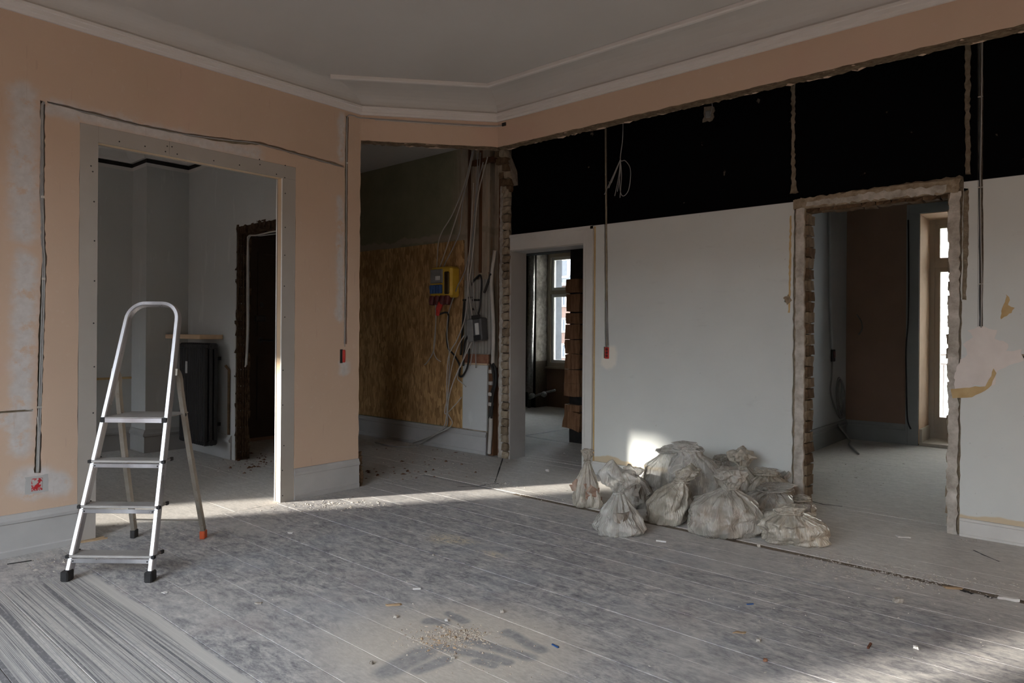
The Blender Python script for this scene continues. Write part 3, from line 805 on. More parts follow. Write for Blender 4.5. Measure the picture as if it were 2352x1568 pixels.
# ---- brick pier between hall and corridor
pier = struct(MB().box(-4.232, -4.10, YD+.01, 4.885, 0, 2.95).build('wall_pier', 'mortar'), 'broken end of the brick cross wall')
pk = [rough_block(200+i, .072, .075, .066, .09, 2).mesh('brick') for i in range(6)]
for i in range(33):
    mm = rnd.choice(('brick_buff', 'brick_buff', 'brick_mid'))
    me = pk[i % 6].copy(); o = link('brick', me, mm, pier)
    o.location = (-4.142+rnd.uniform(-.007, .007), YD+.008+rnd.uniform(-.008, .006), .036+i*.0745); o.rotation_euler = (0, rnd.uniform(-.06, .06), rnd.uniform(-.08, .08))
b = MB(); b.plate(ragged([(-4.236, 0), (-4.188, 0), (-4.182, 2.5), (-4.236, 2.5)], .03, .005, 51), [], TY(YD-.006), .02); b.build('plaster_margin', 'pale_plaster', pier)
# stepped brickwork still hanging under the header
A_ = Vector((-4.13, 4.66, 2.46)); B_ = Vector((-4.06, 4.42, 2.92))
for i in range(9):
    for j in range(2):
        p = A_.lerp(B_, i/8)
        o = rough_block(230+i*2+j, .055, .06, .055, .08).build('brick', 'brick_dark' if (i+j) % 3 else 'brick_buff', pier); o.location = (p.x-.035+j*.058, p.y+.02, p.z)
b = MB(); b.obox((-4.095, 4.60, 2.70), (1, 0, 0), (.1, .46, -.87), (0, .87, .46), .05, .26, .03); b.build('mortar_bed', 'mortar', pier)

# ---- hall: chipboard wall, plasterboard offcut, timbers
wh = MB(); wh.box(-7.0, -4.40, YD+.02, 4.84, 0, 2.95); wh.box(-4.40, -4.23, 4.78, 4.84, 0, 2.95)
wall_hall = struct(wh.build('wall_hall', 'hall_plaster'), 'hall wall of old olive plaster above chipboard')
osb_r = -4.72
for (x0, x1) in ((-6.95, -6.002), (-5.998, osb_r)):
    MB().box(x0, x1, YD+.004, YD+.0195, .222, 2.055 if x0 < -6 else 2.05).build('chipboard_sheet', 'osb', wall_hall)
zl = PY(1090, 838, YD).z
MB().box(osb_r+.002, -4.392, YD+.002, YD+.0195, .225, zl).build('plasterboard_panel', 'grey_filled', wall_hall)
MB().box(osb_r-.004, osb_r+.006, YD+.0005, YD+.004, .225, zl+.02).build('panel_joint', 'ochre', wall_hall)
mb = MB(); mb.sweep([(-6.95, YD+.004), (-4.392, YD+.004)], SK, -1); mb.build('skirting_board', 'skirting', wall_hall)
# timbers standing in the open chase
MB().box(-4.385, -4.325, YD+.02, YD+.08, 0, zl-.02).build('timber_post', 'old_wood', wall_hall)
MB().box(-4.30, -4.236, YD+.05, YD+.09, 0, 2.9).build('timber_post', 'old_wood', wall_hall)
MB().box(-4.70, -4.39, YD+.0, YD+.03, zl+.004, zl+.018).build('timber_ledge', 'timber', wall_hall)
MB().box(-4.70, -4.38, YD+.008, YD+.022, zl+.018, PY(1090, 811, YD).z).build('timber_rail', 'brick_red', wall_hall)
MB().box(-4.62, -4.30, YD-.02, YD+.03, PY(1110, 372, YD).z-.02, PY(1110, 372, YD).z+.03).build('timber_rail', 'old_wood', wall_hall)
for i, u in enumerate((1076, 1084, 1102, 1122)):
    x_ = PY(u, 500, YD).x
    MB().box(x_-.012, x_+.012, YD+.002, YD+.021, 1.72, 2.93).build('lath', 'hall_plaster' if i % 2 else 'old_wood', wall_hall)

# ---- left room beyond the doorway
we = MB(); we.box(-7.0, -5.845, YE, YE+.11, 0, 2.95); we.box(-5.845, -4.95, YE, YE+.11, 2.075, 2.95); we.box(-4.95, -4.258, YE, YE+.11, 0, 2.95)
wall_part = struct(we.build('wall_partition', 'grey_filled'), 'grey partition with a broken-out doorway behind the radiator')
wc = struct(MB().box(-7.45, -6.803, 2.57, 3.07, 0, 2.95).build('wall_chimney', 'grey_filled'), 'grey chimney breast in the left room')
struct(MB().box(-7.4, -7.147, YF, 2.57, 0, 2.95).build('wall_far_left', 'grey_filled'), 'far grey wall of the left room')
bq = [rough_block(260+i, .03, .115, .066, .09, 2).mesh('brick') for i in range(5)]
for i in range(28):
    o = link('brick', bq[i % 5], 'brick_sooty', wall_part); o.location = (-5.838+rnd.uniform(-.006, .008), YE+.066+rnd.uniform(-.008, .008), .034+i*.0735); o.rotation_euler = (0, 0, rnd.uniform(-.12, .12))
for i in range(14):
    o = rough_block(280+i, .055, .10, .07, .10).build('brick', 'brick_sooty', wall_part); o.location = (-5.82+i*.064, YE+.05+rnd.uniform(-.008, .006), 2.052+rnd.uniform(-.012, .008))
for i in range(5):
    y_ = YE-.002+i*.024
    MB().box(-5.826, -5.81+rnd.uniform(-.006, .006), y_, y_+.012, .02, 2.02).build('lath', 'brick_sooty', wall_part)
SKR = [(0, 0), (.014, 0), (.014, .15), (.028, .155), (.032, .175), (.020, .19), (.010, .212), (0, .214)]
mb = MB(); mb.sweep([(-6.803, YE), (-5.90, YE)], SKR, -1); struct(mb.build('baseboard_partition', 'skirting'), 'moulded grey skirting under the radiator')
mb = MB(); mb.sweep([(-7.147, YF), (-7.147, 2.57), (-6.803, 2.57), (-6.803, YE)], SKR, -1); struct(mb.build('baseboard_far_left', 'skirting'), 'moulded skirting round the chimney breast')
pth = [(-7.147, YF), (-7.147, 2.57), (-6.803, 2.57), (-6.803, YE), (-6.30, YE)]
mb = MB(); mb.sweep(pth, [(0, 2.70), (.008, 2.69), (.012, 2.722), (0, 2.725)], -1); t6 = struct(mb.build('trim_6', 'cornice'), 'broken cornice of the left room with a dark slot')
mb = MB(); mb.sweep(pth, [(.004, 2.724), (.006, 2.724), (.006, 2.762), (.004, 2.762)], -1); mb.build('dark_slot', 'charred', t6)
mb = MB(); mb.sweep(pth, [(0, 2.765), (.03, 2.762), (.05, 2.79), (.12, 2.85), (.20, 2.88), (.26, 2.885), (.26, 2.94), (0, 2.94)], -1); mb.build('cove_moulding', 'cornice', t6)
z_ = PX(260, 868, -7.147).z
struct(MB().box(-7.147, -7.128, YF, 2.565, z_-.012, z_+.008).build('trim_7', 'ochre'), 'narrow ochre dado rail in the left room')

# hall end wall with the flat's entrance door
struct(MB().box(-6.95, -6.72, 3.07, YD+.02, 0, 2.95).build('wall_hall_end', 'dark_brown_room'), 'dark end wall of the hall')
dr = struct(MB().box(-6.72, -6.69, 3.50, 4.42, .04, 2.12).build('door_1', 'door_brown'), 'dark brown panelled entrance door')
for (y0, y1, z0, z1) in ((3.62, 3.90, .22, .90), (4.02, 4.30, .22, .90), (3.62, 3.90, 1.10, 1.98), (4.02, 4.30, 1.10, 1.98)):
    q = MB()
    for a in ((y0, y1, z0, z0+.02), (y0, y1, z1-.02, z1), (y0, y0+.02, z0+.02, z1-.02), (y1-.02, y1, z0+.02, z1-.02)): q.box(-6.69, -6.68, *a)
    q.build('panel_moulding', 'door_brown', dr)
h = PX(600, 700, -6.69); MB().cyl((-6.69, h.y, h.z), (-6.672, h.y, h.z), .024, 14).build('lock_cylinder', 'black_iron', dr)
h = PX(597, 731, -6.69); MB().bevbox(-6.69, -6.67, h.y-.06, h.y+.06, h.z-.03, h.z+.03, .006).build('letter_flap', 'black_iron', dr)
h = PX(606, 781, -6.69); b = MB(); b.cyl((-6.69, h.y-.04, h.z), (-6.65, h.y-.04, h.z), .012, 10); b.tube([(-6.65, h.y-.045, h.z), (-6.648, h.y+.08, h.z-.006)], .010, 8); b.cyl((-6.69, h.y-.04, h.z), (-6.683, h.y-.04, h.z), .028, 14); b.build('door_handle', 'black_iron', dr)
q = MB(); q.box(-6.72, -6.66, 3.42, 3.50, 0, 2.2); q.box(-6.72, -6.66, 4.42, 4.50, 0, 2.2); q.box(-6.72, -6.66, 3.50, 4.42, 2.12, 2.2); q.build('door_frame', 'door_brown', dr)

# ---- rear rooms
wi = MB(); wi.box(-7.0, -5.35, 5.85, 6.0, 0, 2.95); wi.box(-5.35, -4.29, 5.85, 6.0, 2.03, 2.95); wi.box(-4.29, -2.35, 5.85, 6.0, 0, 2.95)
wall_inner = struct(wi.build('wall_inner', 'charred'), 'blackened broken partition in the rear room')
for i, (v0, v1, u0) in enumerate(((639, 673, 1303), (674, 716, 1304), (718, 744, 1303), (745, 779, 1302), (780, 812, 1301), (813, 846, 1301), (849, 880, 1300), (881, 909, 1299), (930, 943, 1300), (946, 984, 1297))):
    a = PY(u0, v1, 5.82); b_ = PY(1335, v0, 5.82)
    q = rough_block(300+i, b_.x-a.x, .12, b_.z-a.z-.006, .035, 3).build('wood_block', 'block_wood', wall_inner); q.location = ((a.x+b_.x)/2, 5.85, (a.z+b_.z)/2)
    if i == 9: q.rotation_euler = (0, .16, 0)
struct(MB().box(-2.35, -2.2, 4.85, YG, 0, 2.95).build('wall_rear_left', 'dim_grey'), 'pale grey side wall of the rear right room')
struct(MB().box(-7.25, -6.88, 4.84, 8.7, 0, 2.95).build('wall_rear_far', 'old_plaster'), 'bare plaster side wall of the far rear room')
struct(MB().box(-7.1, -5.6, 4.84, 5.85, 2.3, 2.95).build('wall_rear_soffit', 'charred'), 'sooty soffit in the rear passage')
# rear facade with a window niche and a French door niche
N2 = (-6.66, -5.45); N3 = (-1.49, -.45)
wg = MB(); wg.box(-7.25, N2[0], YG, 8.85, 0, 2.95); wg.box(N2[0], N2[1], YG, 8.85, 2.40, 2.95); wg.box(N2[1], N3[0], YG, 8.85, 0, 2.95)
wg.box(N3[0], N3[1], YG, 8.85, 2.43, 2.95); wg.box(N3[1], XR, YG, 8.85, 0, 2.95); wg.box(N2[0], N2[1], 8.47, 8.85, 0, .62)
wall_rear = struct(wg.build('wall_rear', 'dark_brown_room'), 'brownish rear wall with window niches')
MB().box(N2[0], N2[0]+.006, YG-.004, 8.5, 0.72, 2.40).build('niche_lining', 'pale_plaster', wall_rear)
MB().box(N2[0], N2[0]+.004, YG-.003, 8.5, 0, .72).build('niche_lining', 'mortar', wall_rear)
MB().box(N2[0], N2[0]+.005, 8.562, 8.85, .62, 2.40).build('outer_reveal', 'slate', wall_rear)
MB().box(N2[0]-.22, N2[0]-.001, YG-.006, YG, 0, 2.95).build('bare_strip', 'charred', wall_rear)
MB().box(-5.45, -2.36, YG-.004, YG, 0, 2.95).build('bare_strip', 'dim_grey', wall_rear)
MB().box(N3[0], N3[0]+.006, YG-.002, 8.72, 0.02, 2.43).build('niche_lining', 'reveal_warm', wall_rear)
MB().box(N3[0], N3[1], YG-.002, 8.72, 2.424, 2.43).build('niche_lining', 'reveal_warm', wall_rear)
MB().box(N3[0]+.006, N3[1], YG, 8.85, -.002, .03).build('door_sill', 'window_wood', wall_rear)
MB().box(N3[0]+.006, N3[0]+.03, YG+.02, 8.66, .03, .17).build('plinth_block', 'window_wood', wall_rear)
cz = struct(MB().box(-1.60, N3[0], YG-.02, YG-.0005, 0, 2.43).build('trim_8', 'grey_room'), 'grey casing of the French door')
MB().box(-1.60, N3[1]+.11, YG-.02, YG-.0005, 2.431, 2.53).build('head_casing', 'grey_room', cz)
MB().box(-1.605, -1.585, YG-.03, YG-.02, 0, 2.53).build('casing_bead', 'grey_room', cz)
mb = MB(); mb.sweep([(-2.2, 4.86), (-2.2, YG), (-1.601, YG)], SKR, -1); struct(mb.build('baseboard_rear', 'grey_room'), 'moulded grey skirting of the rear right room')
# window in the niche of the far rear room
def sash(mb, x0, x1, z0, z1, y, w, d): mb.box(x0, x0+w, y, y+d, z0, z1); mb.box(x1-w, x1, y, y+d, z0, z1); mb.box(x0+w, x1-w, y, y+d, z0, z0+w); mb.box(x0+w, x1-w, y, y+d, z1-w, z1); return mb
w1 = MB(); sash(w1, N2[0]+.006, N2[1], .63, 2.40, 8.47, .06, .09); w1.box(N2[0]+.066, N2[1]-.06, 8.47, 8.56, 1.76, 1.82)
win1 = struct(w1.build('window_1', 'window_wood'), 'pale casement window with a transom light')
MB().box(N2[0]-.0, N2[1], 8.42, 8.50, .60, .63).build('window_sill', 'window_wood', win1)
for (z0, z1) in ((.69, 1.76), (1.82, 2.34)):
    xm = (N2[0]+N2[1])/2
    for (x0, x1) in ((N2[0]+.066, xm-.02), (xm+.02, N2[1]-.06)):
        q = MB(); sash(q, x0, x1, z0, z1, 8.50, .045, .05).build('casement', 'window_white', win1)
        MB().box(x0+.044, x1-.044, 8.522, 8.528, z0+.044, z1-.044).build('pane', 'glass', win1)
MB().box((N2[0]+N2[1])/2-.02, (N2[0]+N2[1])/2+.02, 8.48, 8.56, .69, 2.34).build('mullion', 'window_white', win1)
# French door
w3 = MB(); sash(w3, N3[0]+.006, N3[1], .03, 2.424, 8.70, .05, .09); w3.box(N3[0]+.056, N3[1]-.05, 8.70, 8.79, 1.90, 1.96)
win2 = struct(w3.build('window_2', 'window_wood'), 'tall glazed French door with a transom light')
q = MB(); sash(q, N3[0]+.056, N3[1]-.05, .08, 1.90, 8.715, .05, .05); q.box(N3[0]+.106, N3[1]-.10, 8.72, 8.76, .13, .26); q.build('door_leaf', 'window_wood', win2)
q = MB(); sash(q, N3[0]+.056, N3[1]-.05, 1.96, 2.374, 8.715, .045, .05); q.build('transom_sash', 'window_wood', win2)
MB().box(N3[0]+.105, N3[1]-.099, 8.738, 8.744, .26, 1.852).build('pane', 'glass', win2)
MB().box(N3[0]+.100, N3[1]-.094, 8.738, 8.744, 2.004, 2.330).build('pane', 'glass', win2)

# ---- walls behind and beside the viewer
OP = [(-6.94, -6.26, .30, 2.12), (-3.32, -2.90, .55, 2.50), (-2.58, -1.05, .55, 2.50), (-.65, .25, .55, 2.50)]
wf = MB(); x_ = -8.3
for (x0, x1, z0, z1) in OP:
    wf.box(x_, x0, YF-.35, YF, -.25, 3.2); wf.box(x0, x1, YF-.35, YF, -.25, z0); wf.box(x0, x1, YF-.35, YF, z1, 3.2); x_ = x1
wf.box(x_, XR+.3, YF-.35, YF, -.25, 3.2)
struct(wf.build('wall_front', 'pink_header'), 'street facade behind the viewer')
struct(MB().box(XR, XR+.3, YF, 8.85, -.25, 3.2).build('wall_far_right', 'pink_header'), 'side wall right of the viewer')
struct(MB().box(-8.3, -7.4, YF, 8.85, -.25, 3.2).build('wall_outer', 'mortar'), 'outer party wall')
for i, (x0, x1, z0, z1) in enumerate(OP):
    q = MB(); sash(q, x0, x1, z0, z1, YF-.33, .035, .04)
    o = struct(q.build('window_%d' % (i+3), 'window_white'), ('left room street window', 'narrow street window behind the viewer', 'middle street window behind the viewer', 'right street window behind the viewer')[i])
def portal(x0, x1, z0, z1, y, out_dir):
    L = bpy.data.lights.new('sky_portal', 'AREA'); L.shape = 'RECTANGLE'; L.size = x1-x0; L.size_y = z1-z0
    L.cycles.is_portal = True
    o = bpy.data.objects.new('sky_portal', L); C.objects.link(o); o.location = ((x0+x1)/2, y, (z0+z1)/2)
    o.rotation_euler = (math.pi/2, 0, 0) if out_dir < 0 else (-math.pi/2, 0, 0)
for (x0, x1, z0, z1) in OP: portal(x0, x1, z0, z1, YF-.34, 1)
portal(N2[0], N2[1], .63, 2.4, 8.6, -1); portal(N3[0], N3[1], .03, 2.43, 8.84, -1)

# ================================================================== OUTDOORS
BY = 64.0
bl = tag(MB().box(-64, -36, BY, BY+12, -12, 6.9).build('brick_building', 'red_facade'), 'red brick apartment house seen through the far rear window', 'building')
def facade_win(x, z, w, h):
    q = MB(); sash(q, x-w/2, x+w/2, z-h/2, z+h/2, BY-.12, .16, .16); q.box(x-.07, x+.07, BY-.12, BY, z-h/2+.1, z+h/2-.1); f_ = q.build('window', 'window_white', bl)
    MB().box(x-w/2+.08, x+w/2-.08, BY-.06, BY-.04, z-h/2+.08, z+h/2-.08).build('pane', 'slate', f_)
for i in range(11):
    for zz in (5.1, 2.1, -.9, -3.9): facade_win(-62.4+i*2.4, zz, 1.2, 1.7)
q = MB(); q.add([(-64.4, BY-.4, 6.9), (-35.6, BY-.4, 6.9), (-35.6, BY+2.6, 11.2), (-64.4, BY+2.6, 11.2), (-64.4, BY+12, 11.2), (-35.6, BY+12, 11.2), (-64.4, BY+12, 6.9), (-35.6, BY+12, 6.9)], [(0, 1, 2, 3), (3, 2, 5, 4), (1, 7, 5, 2), (0, 3, 4, 6), (0, 6, 7, 1)]); q.build('roof', 'slate', bl)
MB().box(-64.4, -35.6, BY-.5, BY+.05, 6.7, 7.0).build('eaves', 'window_white', bl)
for i in range(11):
    x_ = -62.4+i*2.4
    d_ = MB().box(x_-.8, x_+.8, BY, BY+2.2, 7.6, 9.9).build('dormer', 'window_white', bl); MB().box(x_-.6, x_+.6, BY-.03, BY-.005, 7.85, 9.65).build('pane', 'slate', d_)
cb = tag(MB().box(-8.5, 6, 17.5, 20, -12, 8).build('cream_building', 'cream_facade'), 'pale cream house front close outside the French door', 'building')
for i in range(3):
    q = MB(); sash(q, 1.5+i*1.6, 2.4+i*1.6, 0, 1.6, 17.44, .08, .08); f_ = q.build('window', 'window_white', cb); MB().box(1.55+i*1.6, 2.35+i*1.6, 17.46, 17.47, .05, 1.55).build('pane', 'slate', f_)
struct(MB().box(-90, 60, 9.0, 95, -12.3, -12).build('street', 'street'), 'ground of the yard far below')
struct(MB().box(-60, 60, -60, -2.2, -12.3, -12).build('street', 'street'), 'street in front of the house')
# unseen terrace added behind the viewer to hide low sky and darken upper walls
tr_ = struct(MB().box(-45, 40, -30, -20, -12, 3.6).build('added_terrace', 'opp_brick'), 'unseen terrace added across the street to block low sky')
q = MB(); q.add([(-45.2, -19.8, 3.6), (40.2, -19.8, 3.6), (40.2, -21.5, 4.5), (-45.2, -21.5, 4.5), (40.2, -30, 3.6), (-45.2, -30, 3.6)], [(0, 1, 2, 3), (3, 2, 4, 5), (1, 4, 2), (0, 3, 5), (0, 5, 4, 1)]); q.build('roof', 'slate', tr_)
# balcony railing
br = thing('balcony_railing', 'thin pale metal balcony railing outside the French door', 'railing', (-1.0, 9.4, -.02))
MB().box(-1.9, -.1, 8.86, 9.45, -.12, -.02).build('balcony_slab', 'rail_white', br)
for z_ in (.93, .82, .08): MB().box(-1.9, -.1, 9.37, 9.41, z_-.012, z_+.012).build('rail', 'rail_white', br)
for i in range(13):
    x_ = -1.9+i*.15; MB().box(x_-.009, x_+.009, 9.38, 9.40, -.02, .82).build('baluster', 'rail_white', br)

# ================================================================== STEP LADDER
a_, b_ = PZ(153, 1332), PZ(348, 1334); mid = (a_+b_)/2; ang = math.atan2(b_.y-a_.y, b_.x-a_.x)
lad = thing('step_ladder', 'open aluminium step ladder with four treads and a rounded handle loop', 'ladder', (mid.x, mid.y, 0), ang, None, False)
K = .30; HW = lambda z: .192-.062*min(z, 1.2)/1.2
ly = lambda z: K*z
rail = [(-HW(.02), ly(.02), .02), (-HW(.6), ly(.6), .6), (-HW(1.13), ly(1.13), 1.13)]
xc = HW(1.2)
for i in range(9):
    t = math.pi/2*i/8; rail.append((-xc+.085*(1-math.cos(t)), ly(1.2+.085*math.sin(t)), 1.2+.085*math.sin(t)))
rail += [(-p[0], p[1], p[2]) for p in reversed(rail)]
fr = MB()
def loop_bar(mb, pts, w, d):
    # w across the frame plane, d through it
    nrm = Vector((0, 1, -K)).normalized(); P = [Vector(p) for p in pts]; o = len(mb.v)
    for i, p in enumerate(P):
        t = (P[min(i+1, len(P)-1)]-P[max(i-1, 0)]).normalized(); s_ = t.cross(nrm).normalized()
        for (x, y) in ((-1, -.7), (-.7, -1), (.7, -1), (1, -.7), (1, .7), (.7, 1), (-.7, 1), (-1, .7)): mb.v.append(tuple(p+s_*x*w/2+nrm*y*d/2))
    for i in range(len(P)-1):
        for k_ in range(8):
            a = o+i*8+k_; b = o+i*8+(k_+1) % 8; mb.f.append((a, b, b+8, a+8))
    mb.f.append(tuple(o+k_ for k_ in range(8))); e = o+(len(P)-1)*8; mb.f.append(tuple(e+k_ for k_ in reversed(range(8))))
loop_bar(fr, rail, .022, .040); fr.build('front_frame', 'aluminium', lad)
for s_ in (-1, 1):
    x_ = s_*HW(0); b = MB(); b.bevbox(x_-.018, x_+.018, -.028, .022, 0, .048, .005); b.build('foot', 'rubber', lad)
for i, zt in enumerate((.112, .325, .527)):
    w = HW(zt)+.012; y0 = ly(zt)-.028; dep = .085
    tr = MB().bevbox(-w, w, y0, y0+dep, zt-.012, zt, .003).build('tread', 'tread', lad)
    MB().bevbox(-w+.012, w-.012, y0+.001, y0+.006, zt-.036, zt-.0155, .002).build('riser', 'aluminium', tr)
    for s_ in (-1, 1): MB().bevbox(s_*w-.008, s_*w+.008, y0-.004, y0+.014, zt-.014, zt+.001, .002).build('end_cap', 'rubber', tr)
    for s_ in (-1, 1): MB().bevbox(s_*w-.006, s_*w+.006, y0+dep-.012, y0+dep+.006, zt-.014, zt+.003, .002).build('end_cap', 'rubber', tr)
    for s_ in (-1, 1): MB().cyl((s_*(w-.026), y0-.001, zt-.026), (s_*(w-.026), y0+.002, zt-.026), .0035, 8).build('rivet', 'rubber', tr)
zt = .727; w = HW(zt)-.004; y0 = ly(zt)-.028
pl_ = MB().bevbox(-w, w, y0, y0+.245, zt-.006, zt, .002).build('platform', 'tread', lad)
MB().bevbox(-w+.01, w-.01, y0-.003, y0+.004, zt-.028, zt-.004, .002).build('front_lip', 'aluminium', pl_)
for s_ in (-1, 1): MB().bevbox(s_*w-.012, s_*w+.012, y0-.004, y0+.01, zt-.026, zt-.002, .002).build('end_cap', 'rubber', pl_)
rf = [(-.253, .653), (.134, .650)]
for (fx, fy), s_ in zip(rf, (-1, 1)):
    top = Vector((s_*(HW(.93)+.012), ly(.93)+.016, .93)); ft = Vector((fx, fy, .045))
    pts = [top+Vector((0, -.012, .012)), top+Vector((0, .012, .004)), top+Vector((0, .034, -.03)), top.lerp(ft, .12)+Vector((0, .014, 0)), top.lerp(ft, .5), ft]
    MB().bar(spline(pts, 4), .020, .034, (1, .1, 0)).build('rear_leg', 'aluminium_dull', lad)
    b = MB(); b.bevbox(fx-.014, fx+.014, fy-.020, fy+.020, 0, .046, .004); b.build('foot', 'orange_plastic' if s_ > 0 else 'rubber', lad)
    q = top.lerp(ft, .24); MB().cyl((q.x-.014, q.y, q.z), (q.x+.014, q.y, q.z), .008, 8).build('hinge_bolt', 'rubber', lad)
c0 = Vector((HW(.93)+.012, ly(.93)+.016, .93)).lerp(Vector((.134, .65, .045)), .93); c1 = Vector((-HW(.93)-.012, ly(.93)+.016, .93)).lerp(Vector((-.253, .653, .045)), .93)
MB().tube([c1, c0], .005, 6).build('cross_rod', 'aluminium_dull', lad)

# ================================================================== RADIATOR AND SHELF
RY = 2.75; x0 = PY(412, 790, RY).x; x1 = PY(470, 790, RY).x; NS = 13; sw_ = (x1-x0)/NS
rad = thing('radiator', 'tall black column radiator hung on the grey wall', 'radiator', (x0, RY, .13))
for i in range(NS):
    a = x0+i*sw_; q = MB()
    q.bevbox(a+.004, a+sw_-.004, RY, RY+.035, .17, 1.0, .006); q.bevbox(a+.004, a+sw_-.004, RY+.045, RY+.08, .17, 1.0, .006); q.bevbox(a+.004, a+sw_-.004, RY+.09, RY+.125, .17, 1.0, .006)
    q.bevbox(a+.001, a+sw_-.001, RY-.002, RY+.127, .13, .185, .014); q.bevbox(a+.001, a+sw_-.001, RY-.002, RY+.127, .985, 1.04, .014)
    q.build('column', 'black_iron', rad)
for z_ in (.158, 1.012):
    b = MB(); b.cyl((x1-.002, RY+.062, z_), (x1+.012, RY+.062, z_), .027, 16); b.cyl((x1+.012, RY+.062, z_), (x1+.022, RY+.062, z_), .016, 6); b.build('hub_plug', 'black_iron', rad)
for z_ in (.30, .90):
    MB().box(x1-.14, x1-.12, RY+.127, YE-.002, z_-.015, z_+.015).build('wall_bracket', 'black_iron', rad); MB().box(x0+.12, x0+.14, RY+.127, YE-.002, z_-.015, z_+.015).build('wall_bracket', 'black_iron', rad)
c_ = PY(428, 843, RY-.003); MB().box(c_.x-.02, c_.x+.02, RY-.004, RY-.001, c_.z-.055, c_.z+.055).build('paper_tag', 'paper', rad)
pipe = MB(); xp = x1+.05; pipe.tube([(xp, YE-.012, .22), (xp, YE-.012, .80), (xp-.03, YE-.03, .84)], .012, 8)
tag(pipe.build('heating_pipe', 'brick_dark'), 'rusty heating pipe on the wall beside the radiator', 'pipe')
sh = PX(380, 770, -6.80)
tag(MB().bevbox(-6.802, PY(513, 770, YE).x, min(sh.y, 2.80), YE-.001, 1.075, 1.115, .003).build('wall_shelf', 'timber_shelf'), 'pale pine board fixed above the black radiator', 'shelf')

# ================================================================== CABLES, BOXES
def cable(name, pts, r, mat, label, cat='cable', group=None, n=6, seg=8):
    return tag(MB().tube(spline(pts, seg), r, n).build(name, mat, None, True), label, cat, group)
CX = lambda pts, d=.004: [PX(u, v, XA)+Vector((-d, 0, 0)) for u, v in pts]
v1 = [(97, 240), (97, 350), (97, 460), (99, 560), (101, 600), (100, 680), (97, 780), (92, 940), (87, 1085)]
cable('wall_cable', CX([(103, 237), (99, 242)]+[(u+2, v) for u, v in v1[1:]]), .0042, 'cable_grey', 'grey cable at the right side of the tall left wall chase')
cable('wall_cable', CX([(118, 238), (101, 238), (96, 250)]+[(u-2, v) for u, v in v1[1:]]), .0042, 'cable_grey', 'grey cable bending over the top left corner of the left chase')
cable('wall_cable', [(XA-.004, YF+.05, .734)]+CX([(0, 940), (60, 940), (80, 946), (88, 970), (89, 1040), (87, 1085)]), .0042, 'cable_pale', 'pale cable coming in low from the left picture edge')
h2 = [(112, 237), (230, 266), (325, 290), (428, 309), (536, 323), (597, 331), (758, 375), (788, 384)]
cable('wall_cable', CX(h2), .0040, 'cable_grey', 'grey cable in the sloping chase above the new doorway')
cable('wall_cable', [p+Vector((0, 0, .010)) for p in CX([(330, 288), (428, 307), (536, 320), (597, 327), (680, 350), (790, 379)])], .0035, 'cable_pale', 'thin pale cable along the upper edge of the doorway chase')
cable('wall_cable', CX([(797, 270), (796, 374), (795.5, 480), (795, 600), (793, 700), (792, 796)], .001), .0042, 'cable_grey', 'grey cable dropping to the socket box right of the doorway')
nC = Vector((.785, -.66, 0)).normalized()
pc = [PX(u, v, XA)+Vector((.003, 0, 0)) for u, v in ((797, 272), (800, 265), (812, 266), (822, 270))]
pB = lambda t, z: Vector((XA, 3.07, 0)).lerp(Vector((-3.52, YB, 0)), t)+nC*.004+Vector((0, 0, z))
cable('wall_cable', pc+[pB(.04, 2.735), pB(.3, 2.732), pB(.6, 2.728), pB(.9, 2.728), Vector((-3.50, YB-.004, 2.728)), Vector((-3.46, YB-.003, 2.73))], .004, 'cable_grey', 'grey cable under the cornice across the angled corner')
cable('wall_cable', [p+Vector((0, 0, -.009)) for p in (pB(.10, 2.735), pB(.3, 2.732), pB(.6, 2.728), pB(.9, 2.728), Vector((-3.49, YB-.004, 2.73)))], .004, 'cable_pale', 'lower pale cable under the cornice across the angled corner')
q = MB(); q.obox((-3.455, YB-.002, 2.73), (1, 0, 0), (0, 1, 0), (0, 0, 1), .018, .006, .012); q.build('cable_hole', 'cable_black', hb)
for i, (u, v) in enumerate(((797, 374), (98, 452), (100, 640))):
    p = PX(u, v, XA); MB().box(XA-.006, XA+.001, p.y-.008, p.y+.008, p.z-.006, p.z+.006).build('cable_clip', 'cable_pale', wall_left)
# mounting boxes
p = PX(84.5, 1112, XA)
bx_ = thing('socket_box', 'red mounting box smeared with grey filler low on the peach wall', 'socket box', (XA, p.y, p.z-.03))
MB().bevbox(XA-.01, XA+.003, p.y-.026, p.y+.026, p.z-.034, p.z+.034, .003).build('box_body', 'red_smeared', bx_)
MB().plate(ragged([(p.y-.05, p.z-.045), (p.y+.05, p.z-.045), (p.y+.05, p.z+.045), (p.y-.05, p.z+.045)], .015, .003, 61), [], TX(XA+.0015), .003).build('filler_collar', 'skirting', bx_)
p = PX(788.5, 818, XA)
bx_ = thing('socket_box', 'dark recess with red mounting box at the end of the peach wall', 'socket box', (XA, p.y, p.z-.05))
MB().bevbox(XA-.012, XA+.002, p.y-.030, p.y-.004, p.z-.050, p.z+.052, .003).build('recess_edge', 'cable_black', bx_)
MB().bevbox(XA-.008, XA+.004, p.y-.010, p.y+.018, p.z-.045, p.z+.047, .004).build('box_body', 'red_plastic', bx_)
p = PY(1394, 810, YD)
bx_ = thing('socket_box', 'bright red mounting box below the brown conduit on the grey wall', 'socket box', (p.x, YD, p.z-.05))
MB().bevbox(p.x-.021, p.x+.021, YD-.004, YD+.015, p.z-.048, p.z+.048, .004).build('box_body', 'red_plastic', bx_)
MB().bevbox(p.x-.03, p.x-.019, YD-.003, YD+.015, p.z-.045, p.z+.05, .003).build('recess_edge', 'chase', bx_)
